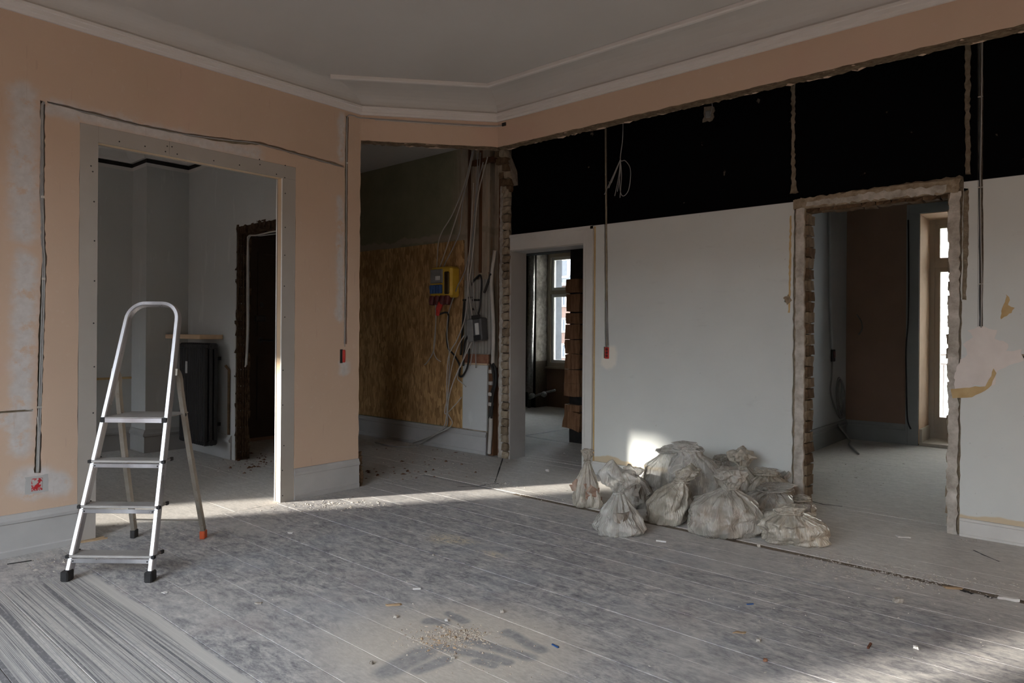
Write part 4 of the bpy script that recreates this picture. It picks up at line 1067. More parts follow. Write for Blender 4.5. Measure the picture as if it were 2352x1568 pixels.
for i in range(3): MB().cyl((p.x, YD-.0055, p.z-.025+i*.026), (p.x, YD-.003, p.z-.025+i*.026), .011, 12).build('cable_entry', 'dark_red', bx_)
# conduit above it and the loose coil
tag(MB().tube([PY(1391, 288, YD+.004), PY(1393, 545, YD+.004), PY(1394, 796, YD+.004)], .0085, 8).build('conduit', 'chase_olive', None, True), 'brown conduit running down the black and grey wall', 'conduit')
q = thing('cable_tails', 'bundle of short grey cable tails ending at the red socket box', 'cable', PY(1394, 796, YD))
for i, du in enumerate((-2, 1, 3)): MB().tube(spline([PY(1393+du*.4, 690, YD-.004), PY(1394+du*.8, 760, YD-.006), PY(1394+du*1.4, 798, YD-.002)], 6), .003, 5).build('strand', 'cable_grey', q, True)
yc = YD-.03
cc = thing('cable_coil', 'loose grey cable coil hanging in front of the black wall', 'cable', PY(1410, 460, yc))
MB().tube(spline([PY(1431, 275, yc+.02), PY(1430, 320, yc), PY(1425, 366, yc), PY(1436, 369, yc), PY(1447, 385, yc), PY(1448, 410, yc), PY(1443, 438, yc), PY(1432, 450, yc), PY(1425, 440, yc), PY(1423, 405, yc), PY(1424, 372, yc)], 8), .0032, 6).build('loop', 'cable_grey', cc, True)
for (u, v) in ((1388, 447), (1398, 432), (1412, 450), (1404, 420), (1424, 454), (1418, 440)):
    MB().tube(spline([PY(1425, 366, yc), PY((1425+u)/2+3, (366+v)/2-6, yc-.004), PY(u, v, yc)], 6), .003, 5).build('cable_end', 'cable_grey', cc, True)
# lamp outlet on the black wall
p = PY(1628, 262, YD); lo_ = thing('lamp_outlet', 'grey ceiling-lamp outlet plastered into the black wall under the header', 'outlet', (p.x, YD, p.z-.05))
MB().plate(ragged([(p.x-.045, p.z-.05), (p.x+.035, p.z-.055), (p.x+.045, p.z+.04), (p.x-.03, p.z+.055)], .02, .008, 63), [], TY(YD-.008), .01).build('mortar_ring', 'mortar', lo_)
MB().bevbox(p.x-.018, p.x+.022, YD-.022, YD-.004, p.z-.03, p.z+.02, .005).build('outlet_body', 'grey_plastic', lo_)
MB().tube(spline([PY(1634, 232, YD-.01), PY(1636, 245, YD-.02), PY(1632, 262, YD-.016)], 5), .003, 5).build('wire', 'cable_grey', lo_, True)
# right-hand cables
for i, (du, mt_, lb) in enumerate(((-3, 'cable_black', 'black'), (1.2, 'meter_grey', 'dark grey'), (4.2, 'cable_grey', 'light grey'))):
    cable('riser_cable', [PY(2249+du+(3 if i == 2 else 0)*k_, v, YD+.003-.006*(i == 2)) for k_, v in ((1, 70), (.4, 250), (-.4, 420), (0, 560), (.6, 640), (0, 752))], .0034, mt_, lb+' riser cable in the chase at the right end of the wall')
for v in (222, 430, 652):
    p = PY(2252, v, YD); MB().box(p.x-.012, p.x+.012, YD-.004, YD+.004, p.z-.003, p.z+.003).build('cable_clip', 'cable_pale', wall_back)
cable('wall_cable', [PY(2316, 817, YD+.008), PY(2352, 820, YD+.008), PY(2410, 823, YD+.008)], .0045, 'cable_black', 'black cable in the short level chase at the right picture edge')
# white cable round the broken doorway of the left room
ye = YE-.008
cable('door_cable', [PY(640, 530, ye), PY(620, 533, ye), PY(590, 540, ye), PY(571, 542, ye), PY(569, 560, ye), PY(568, 640, ye), PY(568, 760, ye), PY(565, 830, ye), PY(563, 842, ye)], .007, 'cable_pale', 'white cable following the broken doorway in the left room', n=6)
cable('door_cable', [PY(640, 536, ye), PY(600, 541, ye), PY(573, 545, ye), PY(571, 600, ye), PY(571, 740, ye), PY(567, 838, ye)], .005, 'cable_grey', 'second thinner cable beside the white one round the broken doorway')
# cable in the rear right room
xr = -2.19
rb = PX(1913, 815, xr); q = thing('socket_box', 'dark red box open in the wall of the rear right room', 'socket box', rb)
MB().bevbox(xr-.005, xr+.01, rb.y-.06, rb.y+.06, rb.z-.07, rb.z+.06, .006).build('box_body', 'cable_black', q); MB().bevbox(xr+.008, xr+.014, rb.y-.02, rb.y+.05, rb.z-.03, rb.z+.04, .004).build('insert', 'dark_red', q)
cl_ = [PX(1912, 800, xr), PX(1911, 860, xr), PX(1908, 900, xr), PX(1920, 940, xr+.02), PX(1932, 960, xr+.03), PX(1936, 930, xr+.03), PX(1933, 880, xr+.03), PX(1926, 868, xr+.03), PX(1921, 900, xr+.03), PX(1927, 945, xr+.03), PX(1938, 955, xr+.04), PX(1940, 900, xr+.04), PX(1930, 872, xr+.04), PX(1924, 910, xr+.04), PX(1934, 950, xr+.04)]
cable('cable_coil', cl_, .009, 'grey_plastic', 'grey cable coil hanging on the wall of the rear right room')
p0 = PZ(1925, 1000); cable('floor_cable', [PX(1925, 975, xr+.03), Vector((xr+.08, PZ(1940, 1012).y, .02)), PZ(1950, 1020, .008), PZ(1960, 1030, .008), PZ(1972, 1042, .008)], .010, 'cable_grey', 'grey cable tail lying on the floor of the rear right room')
cable('door_cable', [PY(u, v, YG-.03) for u, v in ((2086, 505), (2087, 640), (2086, 735), (2081, 800), (2082, 880), (2084, 960), (2092, 985))], .008, 'cable_black', 'black cable down the left side of the French door casing')
cable('wall_cable', [PY(1968, 722, YG-.02), PY(1978, 738, YG-.03), PY(1980, 755, YG-.03), PY(1972, 768, YG-.02)], .007, 'grey_plastic', 'short curved cable stub on the brown rear wall')
tag(MB().tube([PX(1905, 486, xr+.01), PX(1908, 700, xr+.01), PX(1911, 800, xr+.01)], .014, 6).build('conduit', 'dim_grey', None, True), 'pale conduit down the side wall of the rear right room', 'conduit')

# ---- hall installation: site power box, meter, board, hanging cables
YH = YD-.002
a = PY(1007, 690, YH); b_ = PY(1057, 613, YH)
sp = thing('site_power_box', 'yellow site power box with blue sockets on the chipboard wall', 'power box', ((a.x+b_.x)/2, YH, a.z-.08))
MB().bevbox(a.x, b_.x, YH-.12, YH+.004, a.z+.02, b_.z, .02).build('case', 'yellow_plastic', sp)
xm = a.x+(b_.x-a.x)*.64
MB().bevbox(a.x+.018, xm, YH-.135, YH-.118, a.z+.16, b_.z-.02, .008).build('breaker_window', 'grey_plastic', sp)
MB().bevbox(a.x+.10, xm-.03, YH-.137, YH-.134, a.z+.19, a.z+.23, .001).build('label_card', 'paper', sp)
MB().bevbox(xm+.02, b_.x-.025, YH-.13, YH-.118, a.z+.05, b_.z-.05, .01).build('side_cover', 'brass', sp)
for i in range(4):
    x_ = a.x+.03+i*(xm-a.x-.03)/4; w_ = (xm-a.x-.03)/4-.008
    s_ = MB().bevbox(x_, x_+w_, YH-.15, YH-.118, a.z+.06, a.z+.145, .006).build('socket', 'blue_plastic', sp)
    MB().bevbox(x_+.004, x_+w_-.004, YH-.158, YH-.148, a.z+.10, a.z+.14, .003).build('socket_lid', 'blue_plastic', s_)
for i in range(4):
    x_ = a.x+.03+i*.072; MB().tube([(x_, YH-.10, a.z+.035), (x_, YH-.11, a.z-.02), (x_, YH-.115, a.z-.05)], [.034, .034, .026], 10).build('outlet_socket', 'dark_red', sp)
MB().tube(spline([(a.x+.16, YH-.115, a.z-.03), (a.x+.15, YH-.14, a.z-.10), (a.x+.13, YH-.13, a.z-.15)], 5), [.028]*6+[.02]*5, 8).build('plug', 'red_plastic', sp)
pl = Vector((a.x+.13, YH-.13, a.z-.15))
cable('power_lead', [pl, PY(1029, 720, YH-.06), PY(1026, 770, YH-.03), PY(1030, 800, YH-.03), PY(1043, 815, YH-.02), PY(1056, 840, YH-.03), PY(1055, 862, YH-.03), PY(1063, 862, YH-.03), PY(1074, 840, YH-.02), PY(1078, 800, YH-.02)], .0095, 'cable_black', 'thick black lead drooping from the yellow site power box')
a = PY(1066, 812, YD); b_ = PY(1131, 640, YD)
mbd = thing('meter_board', 'ribbed grey mounting board behind the electricity meter', 'board', ((a.x+b_.x)/2, YD, a.z))
xx_ = a.x; k_ = 0
while xx_ < b_.x-.01:
    MB().box(xx_, xx_+.026, YD-.002, YD+.018+(.0), a.z, b_.z).build('rib', 'panel_ribbed', mbd) if k_ % 2 == 0 else MB().box(xx_, xx_+.014, YD+.006, YD+.018, a.z, b_.z).build('rib', 'panel_ribbed', mbd)
    xx_ += .026 if k_ % 2 == 0 else .014; k_ += 1
MB().box(a.x+.12, b_.x-.02, YD-.010, YD-.002, a.z, a.z+.008).build('bottom_edge', 'grey_plastic', mbd)
for (u, v) in ((1069, 689), (1091, 689), (1099, 689), (1080, 747), (1082, 683), (1088, 710)):
    p = PY(u, v, YD); MB().bevbox(p.x-.02, p.x+.02, YD-.022, YD-.002, p.z-.009, p.z+.009, .003).build('terminal', 'cable_black', mbd)
c_ = PY(1107, 755, YD)
em = thing('electricity_meter', 'tilted dark grey electricity meter with a pale dial window', 'meter', (c_.x, YD-.01, c_.z-.12))
rotm = Matrix.Rotation(-.10, 3, 'Y')
def mbox(name, x0, x1, y0, y1, z0, z1, mat, bv=.004):
    q = MB().bevbox(x0, x1, y0, y1, z0, z1, bv); q.v = [tuple(rotm @ Vector(v)+Vector((c_.x, YD-.004, c_.z))) for v in q.v]; q.build(name, mat, em)
mbox('case', -.09, .085, -.10, 0, -.115, .10, 'meter_grey', .012); mbox('top_lid', -.02, .09, -.115, -.095, .085, .125, 'cable_black', .006)
mbox('front_cover', -.085, -.01, -.115, -.098, -.12, .09, 'grey_plastic', .005); mbox('dial_window', .012, .06, -.106, -.098, -.06, .05, 'paper', .003); mbox('terminal_cover', -.01, .08, -.112, -.098, -.11, -.065, 'cable_black', .004)
# pale conduit and black feeder beside the meter
tag(MB().tube(spline([PY(1137, 575, YD-.01), PY(1129, 640, YD-.01), PY(1131, 700, YD-.01), PY(1134, 755, YD-.01), PY(1132, 830, YD-.005), PY(1131, 850, YD+.0)], 6), .018, 8).build('conduit', 'cable_pale', None, True), 'thick pale conduit beside the electricity meter', 'conduit')
tag(MB().tube(spline([PY(1128, 942, YD), PY(1127, 990, YD), PY(1125, 1020, YD), PY(1124, 1042, YD)], 6), .020, 8).build('conduit', 'cable_pale', None, True), 'short pale conduit standing on the hall floor by the brick pier', 'conduit')
fc = thing('feeder_cable', 'black feeder cable with white clamps beside the brick pier', 'cable', PY(1130, 950, YD))
for k_, dx in enumerate((-2.5, 1.5)): MB().tube(spline([PY(1131+dx, 835, YD-.012), PY(1136+dx*1.6, 850, YD-.02), PY(1137+dx, 880, YD-.02), PY(1131+dx, 905, YD-.02), PY(1129+dx, 935, YD-.02), PY(1127+dx, 960, YD-.01)], 6), .012, 7).build('strand', 'cable_black', fc, True)
for v in (853, 880, 905, 928): p = PY(1128, v, YD-.02); MB().bevbox(p.x-.028, p.x+.012, YD-.035, YD+.01, p.z-.018, p.z+.018, .006).build('clamp', 'cable_pale', fc)
HC = [
 ('thin pale cable hanging farthest left over the chipboard', [(1085, 348), (1068, 420), (1040, 490), (1010, 545), (1004, 600), (1000, 680), (1001, 745), (997, 800), (984, 828), (975, 838)], .0055, 'cable_pale'),
 ('pale cable beside the far left one bending out at its foot', [(1087, 350), (1072, 420), (1048, 500), (1022, 580), (1004, 640), (1001, 740), (996, 800), (1002, 822), (1012, 830)], .0055, 'cable_pale'),
 ('long cable sweeping from the ceiling past the yellow box to the floor', [(1110, 372), (1094, 440), (1085, 540), (1068, 620), (1050, 660), (1030, 720), (1027, 770), (1032, 815), (1030, 900), (1028, 950), (1020, 985), (1000, 1010), (960, 1026), (900, 1024), (862, 1016)], .0055, 'cable_grey'),
 ('second cable trailing down the chipboard onto the hall floor', [(1120, 360), (1098, 450), (1088, 560), (1076, 660), (1068, 730), (1050, 780), (1030, 820), (1026, 900), (1026, 950), (1015, 985), (985, 1016)], .0055, 'cable_pale'),
 ('cable crossing diagonally in front of the meter board', [(1088, 420), (1080, 560), (1074, 640), (1084, 720), (1094, 760), (1076, 800), (1048, 860), (1034, 900), (1028, 945), (1034, 980), (1024, 1005)], .005, 'cable_pale'),
 ('cable looping back up across the grey panel', [(1096, 470), (1079, 600), (1072, 700), (1080, 760), (1062, 830), (1050, 865), (1062, 880), (1070, 888)], .005, 'cable_pale'),
 ('thin cable dropping straight in front of the meter board', [(1098, 350), (1092, 470), (1083, 590), (1082, 680), (1086, 740), (1092, 800), (1093, 845)], .005, 'cable_grey'),
 ('thin cable curving to the left of the grey meter', [(1104, 350), (1090, 520), (1086, 620), (1088, 700), (1098, 728), (1090, 760), (1086, 800), (1080, 840)], .0045, 'cable_grey'),
 ('cable tail crossing low over the chipboard edge', [(1066, 770), (1050, 800), (1036, 850), (1028, 910), (1022, 950), (1045, 930), (1060, 912)], .005, 'cable_pale'),
 ('cable slanting from the ceiling behind the yellow box', [(1088, 345), (1075, 400), (1062, 470), (1056, 530), (1040, 570), (1020, 610), (1004, 660)], .005, 'cable_grey'),
]
for i, (lb, pts, r, mt_) in enumerate(HC):
    off = .03+.014*(i % 5); P = []
    for (u, v) in pts:
        p = PY(u, v, YH-off)
        if p.z < .02 or v > 1000:
            p = PZ(u, v, .008)
            if p.y > YD-.03: p.y = YD-.03
        P.append(p)
    cable('hanging_cable', P, r, mt_, lb, 'cable', 'cables hanging in the hall')
BK = [('black cable bent over the top of the meter board', [(1082, 655), (1088, 645), (1096, 636), (1103, 632), (1106, 645), (1105, 670), (1102, 705), (1098, 722)], .009),
      ('black cable hanging at the left edge of the meter board', [(1066, 692), (1063, 740), (1060, 790), (1058, 815)], .010),
      ('black cable slanting down from the meter to the ledge', [(1086, 746), (1078, 766), (1068, 785), (1065, 810), (1064, 840)], .010),
      ('black cable end sticking out right of the meter board', [(1128, 628), (1122, 645), (1115, 665), (1112, 672)], .011)]
for lb, pts, r in BK: cable('stub_cable', [PY(u, v, YD-.022) for u, v in pts], r, 'cable_black', lb, 'cable', 'black cables on the meter board')

# ---- insulated pipe and valves in the far rear room
ip = thing('insulated_pipe', 'silver foil wrapped riser pipe in the far rear room', 'pipe', (PY(1217, 930, YG-.12).x, YG-.12, 0))
MB().tube([PY(1221, 560, YG-.12), PY(1220, 700, YG-.12), PY(1217, 800, YG-.12), PY(1216, 900, YG-.12)], .055, 12).build('foil_sleeve', 'foil', ip, True)
MB().tube([PY(1216, 895, YG-.12), PY(1215, 936, YG-.12)], .025, 8).build('bare_pipe', 'grey_plastic', ip, True)
MB().tube(spline([PY(1216, 915, YG-.12), PY(1225, 911, YG-.2), PY(1240, 905, YG-.2), PY(1258, 900, YG-.2), PY(1275, 896, YG-.2)], 5), .018, 8).build('branch_pipe', 'foil', ip, True)
for u, v in ((1223, 908), (1250, 905)):
    p = PY(u, v, YG-.22); MB().tube([p+Vector((0, .03, 0)), p, p+Vector((0, -.05, 0))], [.03, .045, .03], 10).build('valve', 'foil', ip, True)

# ================================================================== REFUSE BAGS
def vnoise(p, s_): return mnoise.noise(Vector(p)*s_)
def sack(label, px, py, W_, D_, hb, head, film, seed, rotz=0.0, lean=(0, 0), flat=.0, neck=.16, headpos=(0, 0), lift=0.0, fill='rubble_grey', squash=1.0, fold=1.0, ears=True, cone=False):
    """W_ width across the view, D_ depth, hb body height to the tie; head=(width, depth, height) of the gathered top."""
    t = thing('refuse_bag', label, 'bag', (px, py, lift), YAW+rotz, 'tied bags of rubble by the grey wall', False)
    r = random.Random(seed); NT, NZ = 88, 40
    ph = [r.uniform(0, 6.28) for _ in range(8)]; so = Vector((seed*7.3, seed*2.1, seed*.7))
    nk = 11+seed % 5
    def body_r(u):      # u 0..1 from floor to tie
        pts = ((0, .90), (.05, .98), (.16, 1.0), (.4, .86), (.6, .66), (.78, .44), (.9, .28), (1, neck)) if cone else ((0, .84), (.08, .95), (.25, 1.0), (.5, .97), (.68, .86), (.82, .64), (.92, .38), (1, neck))
        for (a, ra), (b, rb_) in zip(pts, pts[1:]):
            if u <= b:
                q = (u-a)/(b-a); q = q*q*(3-2*q)*.35+q*.65; return ra+(rb_-ra)*q
        return neck
    mb = MB()
    for j in range(NZ+1):
        u = j/NZ; rr = body_r(u); z_ = hb*(u**1.05)
        cx, cy = lean[0]*u*u, lean[1]*u*u
        for i in range(NT):
            th = 2*math.pi*i/NT
            # square-ish plan low down, pleats running to the tie
            sq = 1+.10*(1-u)*math.cos(4*th+ph[0]*.3)*-1*squash
            pl1 = 1-2*abs(((th*nk/(2*math.pi)+ph[1]+.15*math.sin(6*u+ph[2])) % 1)-.5)
            pl2 = math.sin(th*(nk*2+3)+ph[3]+u*3)
            am = fold*(.05+.26*max(0, u-.2)**1.1)
            k_ = sq*(1+am*(pl1-.5)+am*.22*pl2)
            n_ = vnoise((math.cos(th)*1.2+so.x, math.sin(th)*1.2+so.y, u*2.2+so.z), 1.6)*.26*(1-u*.5)+vnoise((math.cos(th)*2+so.x, math.sin(th)*2, u*4), 2.2)*.05
            n_ += abs(vnoise((math.cos(th)*1.6+so.y, math.sin(th)*1.6+so.z, u*3.2), 1.7))*-.16*(1-u*.4)
            k_ *= 1+n_
            x = math.cos(th)*W_/2*rr*k_+cx; y = math.sin(th)*D_/2*rr*k_+cy
            zz = z_+hb*.05*vnoise((x*9+so.x, y*9, u*3), 1.0)*min(1, u*4)
            if u < .05: zz = max(0.0, z_)
            mb.v.append((x, y, max(0, zz)))
    for j in range(NZ):
        for i in range(NT):
            a = j*NT+i; b = j*NT+(i+1) % NT; mb.f.append((a, b, b+NT, a+NT))
    mb.f.append(tuple(reversed(range(NT))))
    link('sack_body', mb.mesh('sack_body', False), film, t, True)
    # gathered top above the tie
    if head:
        hw, hd, hh = head; mb = MB(); NZ2, NT2 = 26, 72; hx, hy = headpos
        for j in range(NZ2+1):
            u = j/NZ2
            prof = neck*W_/2+(hw/2-neck*W_/2)*math.sin(min(1, u*1.45)*math.pi/2)**1.1
            if u > .78: prof *= 1-.35*((u-.78)/.22)**1.5
            for i in range(NT2):
                th = 2*math.pi*i/NT2
                pl1 = 1-2*abs(((th*7/(2*math.pi)+ph[4]+.3*u) % 1)-.5)
                n_ = vnoise((math.cos(th)*1.4+so.y, math.sin(th)*1.4+so.x, u*2.4), 2.0)
                k_ = 1+.26*(pl1-.5)*(1.15-u*.5)+n_*.40-.22*abs(vnoise((math.cos(th)*2+so.z, math.sin(th)*2, u*2), 1.5))
                x = lean[0]+hx*u+math.cos(th)*prof*k_; y = lean[1]+hy*u+math.sin(th)*prof*k_*hd/hw
                spike = 0
                if ears: spike = hh*.30*max(0, (u-.55)/.45)*(max(0, math.cos(th+ph[5]))**4+.8*max(0, math.cos(th-ph[6]))**8+.5*max(0, math.cos(th+ph[2]))**8)
                z_ = hb-.01+hh*u*(1-.25*u)+hh*.12*vnoise((x*14, y*14+so.x, u*2), 1)+spike
                mb.v.append((x, y, max(.002, z_)))
        for j in range(NZ2):
            for i in range(NT2):
                a = j*NT2+i; b = j*NT2+(i+1) % NT2; mb.f.append((a, b, b+NT2, a+NT2))
        top = NZ2*NT2; c0 = Vector((0, 0, 0))
        for i in range(NT2): c0 += Vector(mb.v[top+i])/NT2
        mb.v.append((c0.x, c0.y, c0.z-hh*.22)); e = len(mb.v)-1
        for i in range(NT2): mb.f.append((top+i, top+(i+1) % NT2, e))
        hd_ = link('tied_top', mb.mesh('tied_top', False), film, t, True)
        kn = MB(); pts = []
        for i in range(25):
            a = 2*math.pi*i/24; rr = neck*W_/2*1.08+.004; pts.append((lean[0]+math.cos(a)*rr, lean[1]+math.sin(a)*rr*D_/W_, hb-.006+.004*math.sin(3*a)))
        kn.tube(pts, .006, 6, False); link('tie', kn.mesh('tie', False), film, hd_, True)
    # broken plaster and brick inside
    rb = MB()
    for i in range(26):
        a = r.uniform(0, 6.28); q = math.sqrt(r.random())*.62; s_ = r.uniform(.03, .065)
        c = rough_block(seed*40+i, s_*r.uniform(.8, 1.6), s_*r.uniform(.8, 1.4), s_*r.uniform(.5, 1), .12)
        m_ = Matrix.Rotation(r.uniform(0, 6.28), 3, 'Z') @ Matrix.Rotation(r.uniform(-.8, .8), 3, 'X')
        zc = .03+r.random()*hb*.38; off = Vector((math.cos(a)*q*W_/2, math.sin(a)*q*D_/2, zc))
        o0 = len(rb.v); rb.v += [tuple(m_ @ Vector(v)+off) for v in c.v]; rb.f += [tuple(k_+o0 for k_ in f) for f in c.f]
    o = link('rubble_fill', rb.mesh('rubble_fill'), fill, t); o['kind'] = 'stuff'
    return t
GR = 'tied bags'
p = PZ(1420, 1222); sack('front clear bag at the left with a crumpled balloon top', p.x, p.y, .295, .25, .235, (.215, .19, .17), 'film_clear', 1, .1, (0, 0), ears=True, cone=True)
p = PZ(1524, 1200); sack('upright beige bag between the two front bags, knot flopped right', p.x, p.y+.03, .25, .24, .265, (.13, .12, .11), 'film_beige', 2, -.2, (.09, -.03), neck=.30, headpos=(.06, -.03), squash=.6, fold=.7)
p = PZ(1657, 1222); sack('widest grey bag in the middle of the front row', p.x, p.y, .43, .36, .265, (.185, .16, .155), 'film_grey', 3, .15, (.04, -.02), headpos=(.01, 0), fill='rubble_pink', ears=False)
p = PZ(1822, 1240); sack('low slumped bag at the right front with a rolled tie', p.x, p.y, .385, .33, .175, (.16, .12, .06), 'film_beige', 4, -.15, (-.04, -.05), neck=.34, headpos=(.03, -.02), ears=False)
p = PZ(1348, 1160); sack('tall narrow bag at the far left with a looped knot and pink rubble', p.x, p.y, .20, .22, .30, (.085, .07, .12), 'film_beige', 5, .3, (.0, .0), headpos=(.0, 0), fill='rubble_pink', ears=False, cone=True)
p = PZ(1445, 1166); sack('small half-hidden bag behind the front clear bag', p.x, p.y+.05, .27, .24, .20, (.13, .12, .08), 'film_grey', 6, .8, (.04, .02), ears=True)
p = PZ(1520, 1150); sack('dark rounded heap bag against the wall, left of the tallest', p.x, p.y, .34, .28, .35, (.14, .12, .05), 'film_grey', 7, .3, (.07, 0), neck=.55, headpos=(.02, 0), ears=False)
p = PZ(1612, 1172); sack('tallest bag, glossy and leaning, at the back of the pile', p.x, p.y, .42, .34, .40, (.17, .14, .07), 'film_clear', 8, -.2, (-.09, 0), neck=.42, headpos=(-.03, 0), ears=False)
p = PZ(1655, 1148); sack('dull little bag peeping over the back at centre right', p.x, p.y, .24, .2, .285, (.11, .09, .05), 'film_grey', 9, .5, (.01, 0), neck=.45, ears=False)
p = PZ(1704, 1162); sack('bag with a tall flared knot behind the widest bag', p.x, p.y, .34, .30, .275, (.17, .14, .13), 'film_beige', 10, .2, (-.0, 0), neck=.2, headpos=(0, 0))
p = PZ(1766, 1172); sack('beige bag half sunk behind the flared knot, near the doorway', p.x, p.y, .29, .26, .255, (.13, .11, .05), 'film_beige', 11, -.3, (-.02, -.04), neck=.5, ears=False)
p = PZ(1752, 1190); sack('ribbed clear bag sloping down to the right front', p.x, p.y, .34, .28, .19, (.2, .16, .05), 'film_clear', 12, .2, (.06, -.02), neck=.55, headpos=(.05, 0), fold=2.0, ears=False)
p = PZ(1793, 1166); sack('small pale bag tucked against the plaster margin of the doorway', p.x, p.y, .17, .17, .19, (.075, .07, .06), 'film_clear', 13, .6, (.03, 0), headpos=(.02, 0))
p = PZ(1832, 1184); sack('flat bag corner reaching furthest right beside the broken doorway', p.x, p.y, .20, .2, .11, (.10, .09, .04), 'film_beige', 14, .1, (.02, 0), neck=.5, ears=False)

# ================================================================== DEBRIS
def chip(name, label, cat, u, v, sx, sy, sz, mat, rot, seed, amp=.17):
    q = PZ(u, v); o = rough_block(seed, sx, sy, sz, amp, 3).build(name, mat); zmin = min(vv.co.z for vv in o.data.vertices)
    o.location = (q.x, q.y, -zmin+.0003); o.rotation_euler = (0, 0, rot); return tag(o, label, cat)
K0 = YAW
chip('white_stick', 'white stick lying in front of the clear bag', 'stick', 1519, 1244, .055, .010, .008, 'white_flake', K0-.4, 501, .04)
chip('plaster_flake', 'white plaster flake on the floor before the broken doorway', 'flake', 2078, 1234, 0.0680, 0.0240, 0.0064, 'white_flake', K0-.25, 502)
chip('plaster_crumb', 'cream crumb between the widest bag and the slumped bag', 'crumb', 1743, 1256, 0.0150, 0.0135, 0.0120, 'pale_plaster', .4, 503)
chip('plaster_lump', 'rounded pale lump alone on the right floor', 'lump', 2062, 1384, 0.0315, 0.0240, 0.0165, 'pale_plaster', K0, 504)
chip('white_shard', 'white shard beside the floor gap at the right picture edge', 'shard', 2316, 1379, .075, .022, .012, 'white_flake', K0-.35, 505)
chip('wood_splinter', 'long tan splinter lying over the floor gap', 'splinter', 2186, 1352, .075, .014, .008, 'splinter', K0-.2, 506)
chip('wood_chip', 'flat tan chip in the middle of the right floor', 'chip', 1698, 1453, 0.0420, 0.0154, 0.0035, 'splinter', K0-.1, 507)
chip('plaster_crumb', 'small cream crumb beside the flat tan chip', 'crumb', 1742, 1474, 0.0135, 0.0120, 0.0090, 'pale_plaster', .2, 508)
chip('rusty_nail', 'rusty nail standing out on the sunlit floor', 'nail', 1997, 1484, .05, .007, .006, 'rust', K0+.9, 509, .03)
chip('plaster_crumb', 'pale crumb in the sun patch on the right floor', 'crumb', 2104, 1489, 0.0180, 0.0150, 0.0075, 'white_flake', .2, 510)
chip('brick_crumb', 'orange brick crumb at the bottom edge of the floor', 'crumb', 1758, 1519, .014, .011, .008, 'brick_red', .2, 511)
chip('plastic_strip', 'blue plastic strip right of the swept dust heap', 'strip', 1275, 1484, .035, .006, .004, 'blue_plastic', K0-.9, 512, .03)
chip('plastic_strip', 'blue plastic strip on the right floor below the widest bag', 'strip', 1723, 1388, .03, .005, .004, 'blue_plastic', K0+.2, 513, .03)
chip('plaster_flake', 'flat grey flake on the floor in front of the ladder', 'flake', 378, 1361, 0.0240, 0.0144, 0.0032, 'white_flake', .3, 514)
chip('plaster_flake', 'flat cream flake on the dark floor right of the ladder', 'flake', 594, 1386, 0.0240, 0.0176, 0.0040, 'pale_plaster', .8, 515)
chip('pebble', 'round white pebble left of the swept dust heap', 'pebble', 909, 1419, 0.0130, 0.0118, 0.0099, 'stone', .3, 516)
chip('wood_splinter', 'brown splinter above the round white pebble', 'splinter', 905, 1391, .055, .009, .007, 'splinter', K0+.25, 517)
chip('white_stick', 'short white stick far behind the dust heap', 'stick', 957, 1353, .036, .010, .006, 'white_flake', K0+.05, 518, .04)
chip('pebble', 'grey pebble behind the dust heap at its right', 'pebble', 1153, 1408, 0.0136, 0.0124, 0.0112, 'stone', .9, 519)
chip('pebble', 'pale pebble on the near edge of the dust heap', 'pebble', 1040, 1513, 0.0124, 0.0112, 0.0087, 'stone', .9, 520)
chip('pebble', 'white pebble just above the dust heap', 'pebble', 1026, 1427, 0.0112, 0.0099, 0.0087, 'white_flake', .4, 521)
chip('pebble', 'dark pebble at the far left of the dust heap', 'pebble', 853, 1525, 0.0112, 0.0099, 0.0087, 'rubble_grey', .4, 522)
chip('plaster_flake', 'pale flake on the floor near the jamb of the new doorway', 'flake', 666, 1224, 0.0320, 0.0160, 0.0040, 'white_flake', K0, 523)
chip('pebble', 'small pebble on the floor in the centre of the room', 'pebble', 995, 1276, 0.0099, 0.0087, 0.0074, 'stone', .4, 524)
chip('plaster_crumb', 'white crumb on the corridor floor left of the bags', 'crumb', 1257, 1083, 0.0263, 0.0225, 0.0165, 'white_flake', .4, 525)
chip('timber_lath', 'thin lath along the skirting behind the ladder', 'lath', 120, 1259, .5, .012, .010, 'splinter', math.pi/2, 526, .01)
chip('timber_lath', 'short lath at the foot of the doorway jamb board', 'lath', 208, 1243, .16, .010, .008, 'splinter', math.pi/2-.15, 527, .01)
chip('bent_wire', 'thin dark wire scrap by the skirting at the left edge', 'wire', 45, 1292, .10, .004, .004, 'cable_black', K0+.6, 528, .02)

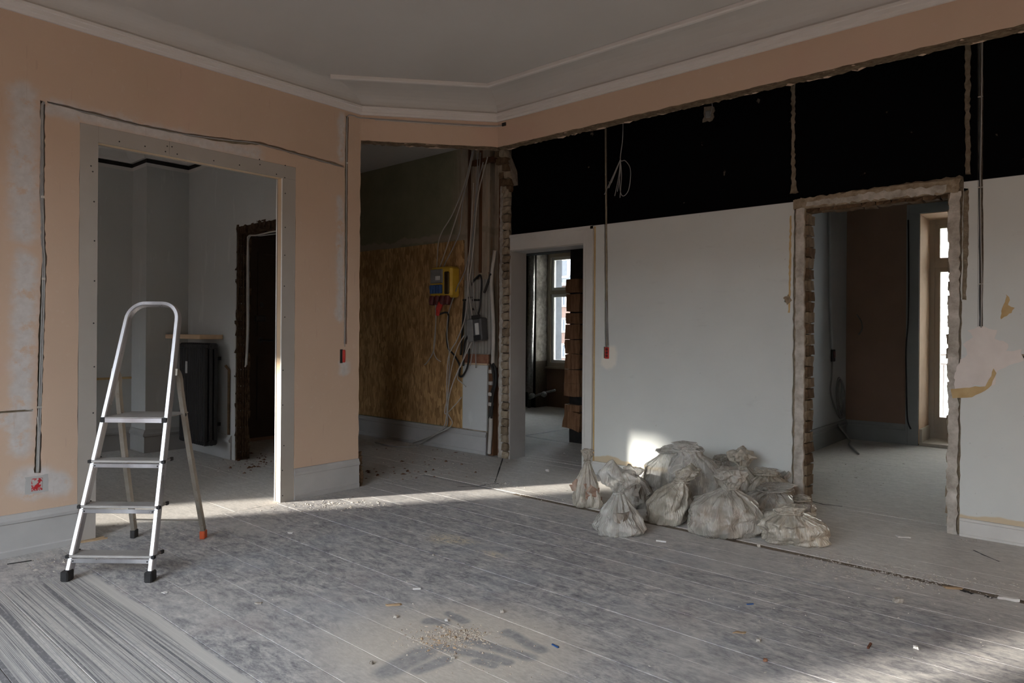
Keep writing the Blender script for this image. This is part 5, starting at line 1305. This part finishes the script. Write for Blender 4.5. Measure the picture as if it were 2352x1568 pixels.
def crumbs(name, label, spots, mats, seed):
    # loose grit nobody could count
    r = random.Random(seed); mb = MB()
    for (u, v, n, ru, rv, smin, smax) in spots:
        for _ in range(n):
            q = PZ(u+r.gauss(0, ru), v+r.gauss(0, rv)); s_ = r.uniform(smin, smax)*(.6+.8*r.random()**3)
            a = r.uniform(0, 6.28); e = r.uniform(1, 2.2); ca, sa = math.cos(a)*s_, math.sin(a)*s_; h = s_*r.uniform(.4, 1.1)
            b0 = len(mb.v)
            mb.v += [(q.x+ca*e, q.y+sa*e, 0), (q.x-sa, q.y+ca, 0), (q.x-ca*e, q.y-sa*e, 0), (q.x+sa, q.y-ca, 0), (q.x+ca*.3, q.y+sa*.2, h), (q.x-ca*.3, q.y-sa*.3, h*.8)]
            mb.f += [(b0, b0+1, b0+4), (b0+1, b0+5, b0+4), (b0+1, b0+2, b0+5), (b0+2, b0+3, b0+5), (b0+3, b0+4, b0+5), (b0+3, b0, b0+4), (b0, b0+3, b0+2, b0+1)]
    o = tag(mb.build(name, mats), label, 'debris'); o['kind'] = 'stuff'; return o
crumbs('plaster_grit', 'scattered plaster grit on the floorboards',
       [(1236, 1140, 90, 50, 6, .002, .006), (1900, 1288, 200, 45, 9, .0015, .006), (2010, 1312, 220, 50, 8, .0015, .007), (2120, 1336, 200, 50, 8, .002, .007), (2290, 1355, 120, 60, 16, .0015, .006), (2260, 1240, 60, 60, 10, .002, .005),
        (780, 1160, 160, 60, 8, .002, .008), (700, 1165, 80, 40, 6, .002, .006), (330, 1215, 60, 60, 10, .002, .005), (120, 1290, 120, 70, 14, .002, .006), (1150, 1112, 90, 20, 5, .003, .008),
        (1210, 1060, 60, 60, 20, .003, .007), (1500, 1400, 150, 420, 90, .001, .004), (700, 1400, 90, 350, 80, .001, .0035), (1950, 1420, 80, 200, 60, .001, .004)], 'stone', 31)
crumbs('rear_grit', 'grit on the floor of the rear right room', [(1990, 1085, 60, 50, 25, .003, .007)], 'stone', 36)
crumbs('doorway_grit', 'plaster grit on the hall floor and by the broken partition', [(560, 1075, 120, 50, 12, .003, .010), (1000, 1062, 80, 70, 12, .003, .008)], 'stone', 37)
crumbs('sweepings', 'heap of sweepings with sand and wood shavings in the foreground',
       [(1040, 1462, 420, 48, 12, .0015, .0055), (1035, 1475, 260, 70, 22, .001, .004), (1075, 1458, 60, 18, 6, .003, .008), (960, 1470, 90, 50, 20, .001, .004), (1100, 1530, 90, 60, 16, .001, .003)], 'sweepings', 32)
crumbs('wood_shavings', 'thin brown shavings mixed into the foreground heap', [(1000, 1478, 50, 26, 9, .002, .006), (1030, 1455, 30, 30, 8, .002, .006)], 'splinter', 33)
crumbs('hall_litter', 'dark litter and lath scraps on the hall and left room floor', [(600, 1060, 60, 40, 10, .006, .016), (1000, 1060, 50, 80, 18, .005, .014), (900, 1085, 30, 50, 10, .006, .014)], 'old_wood', 34)
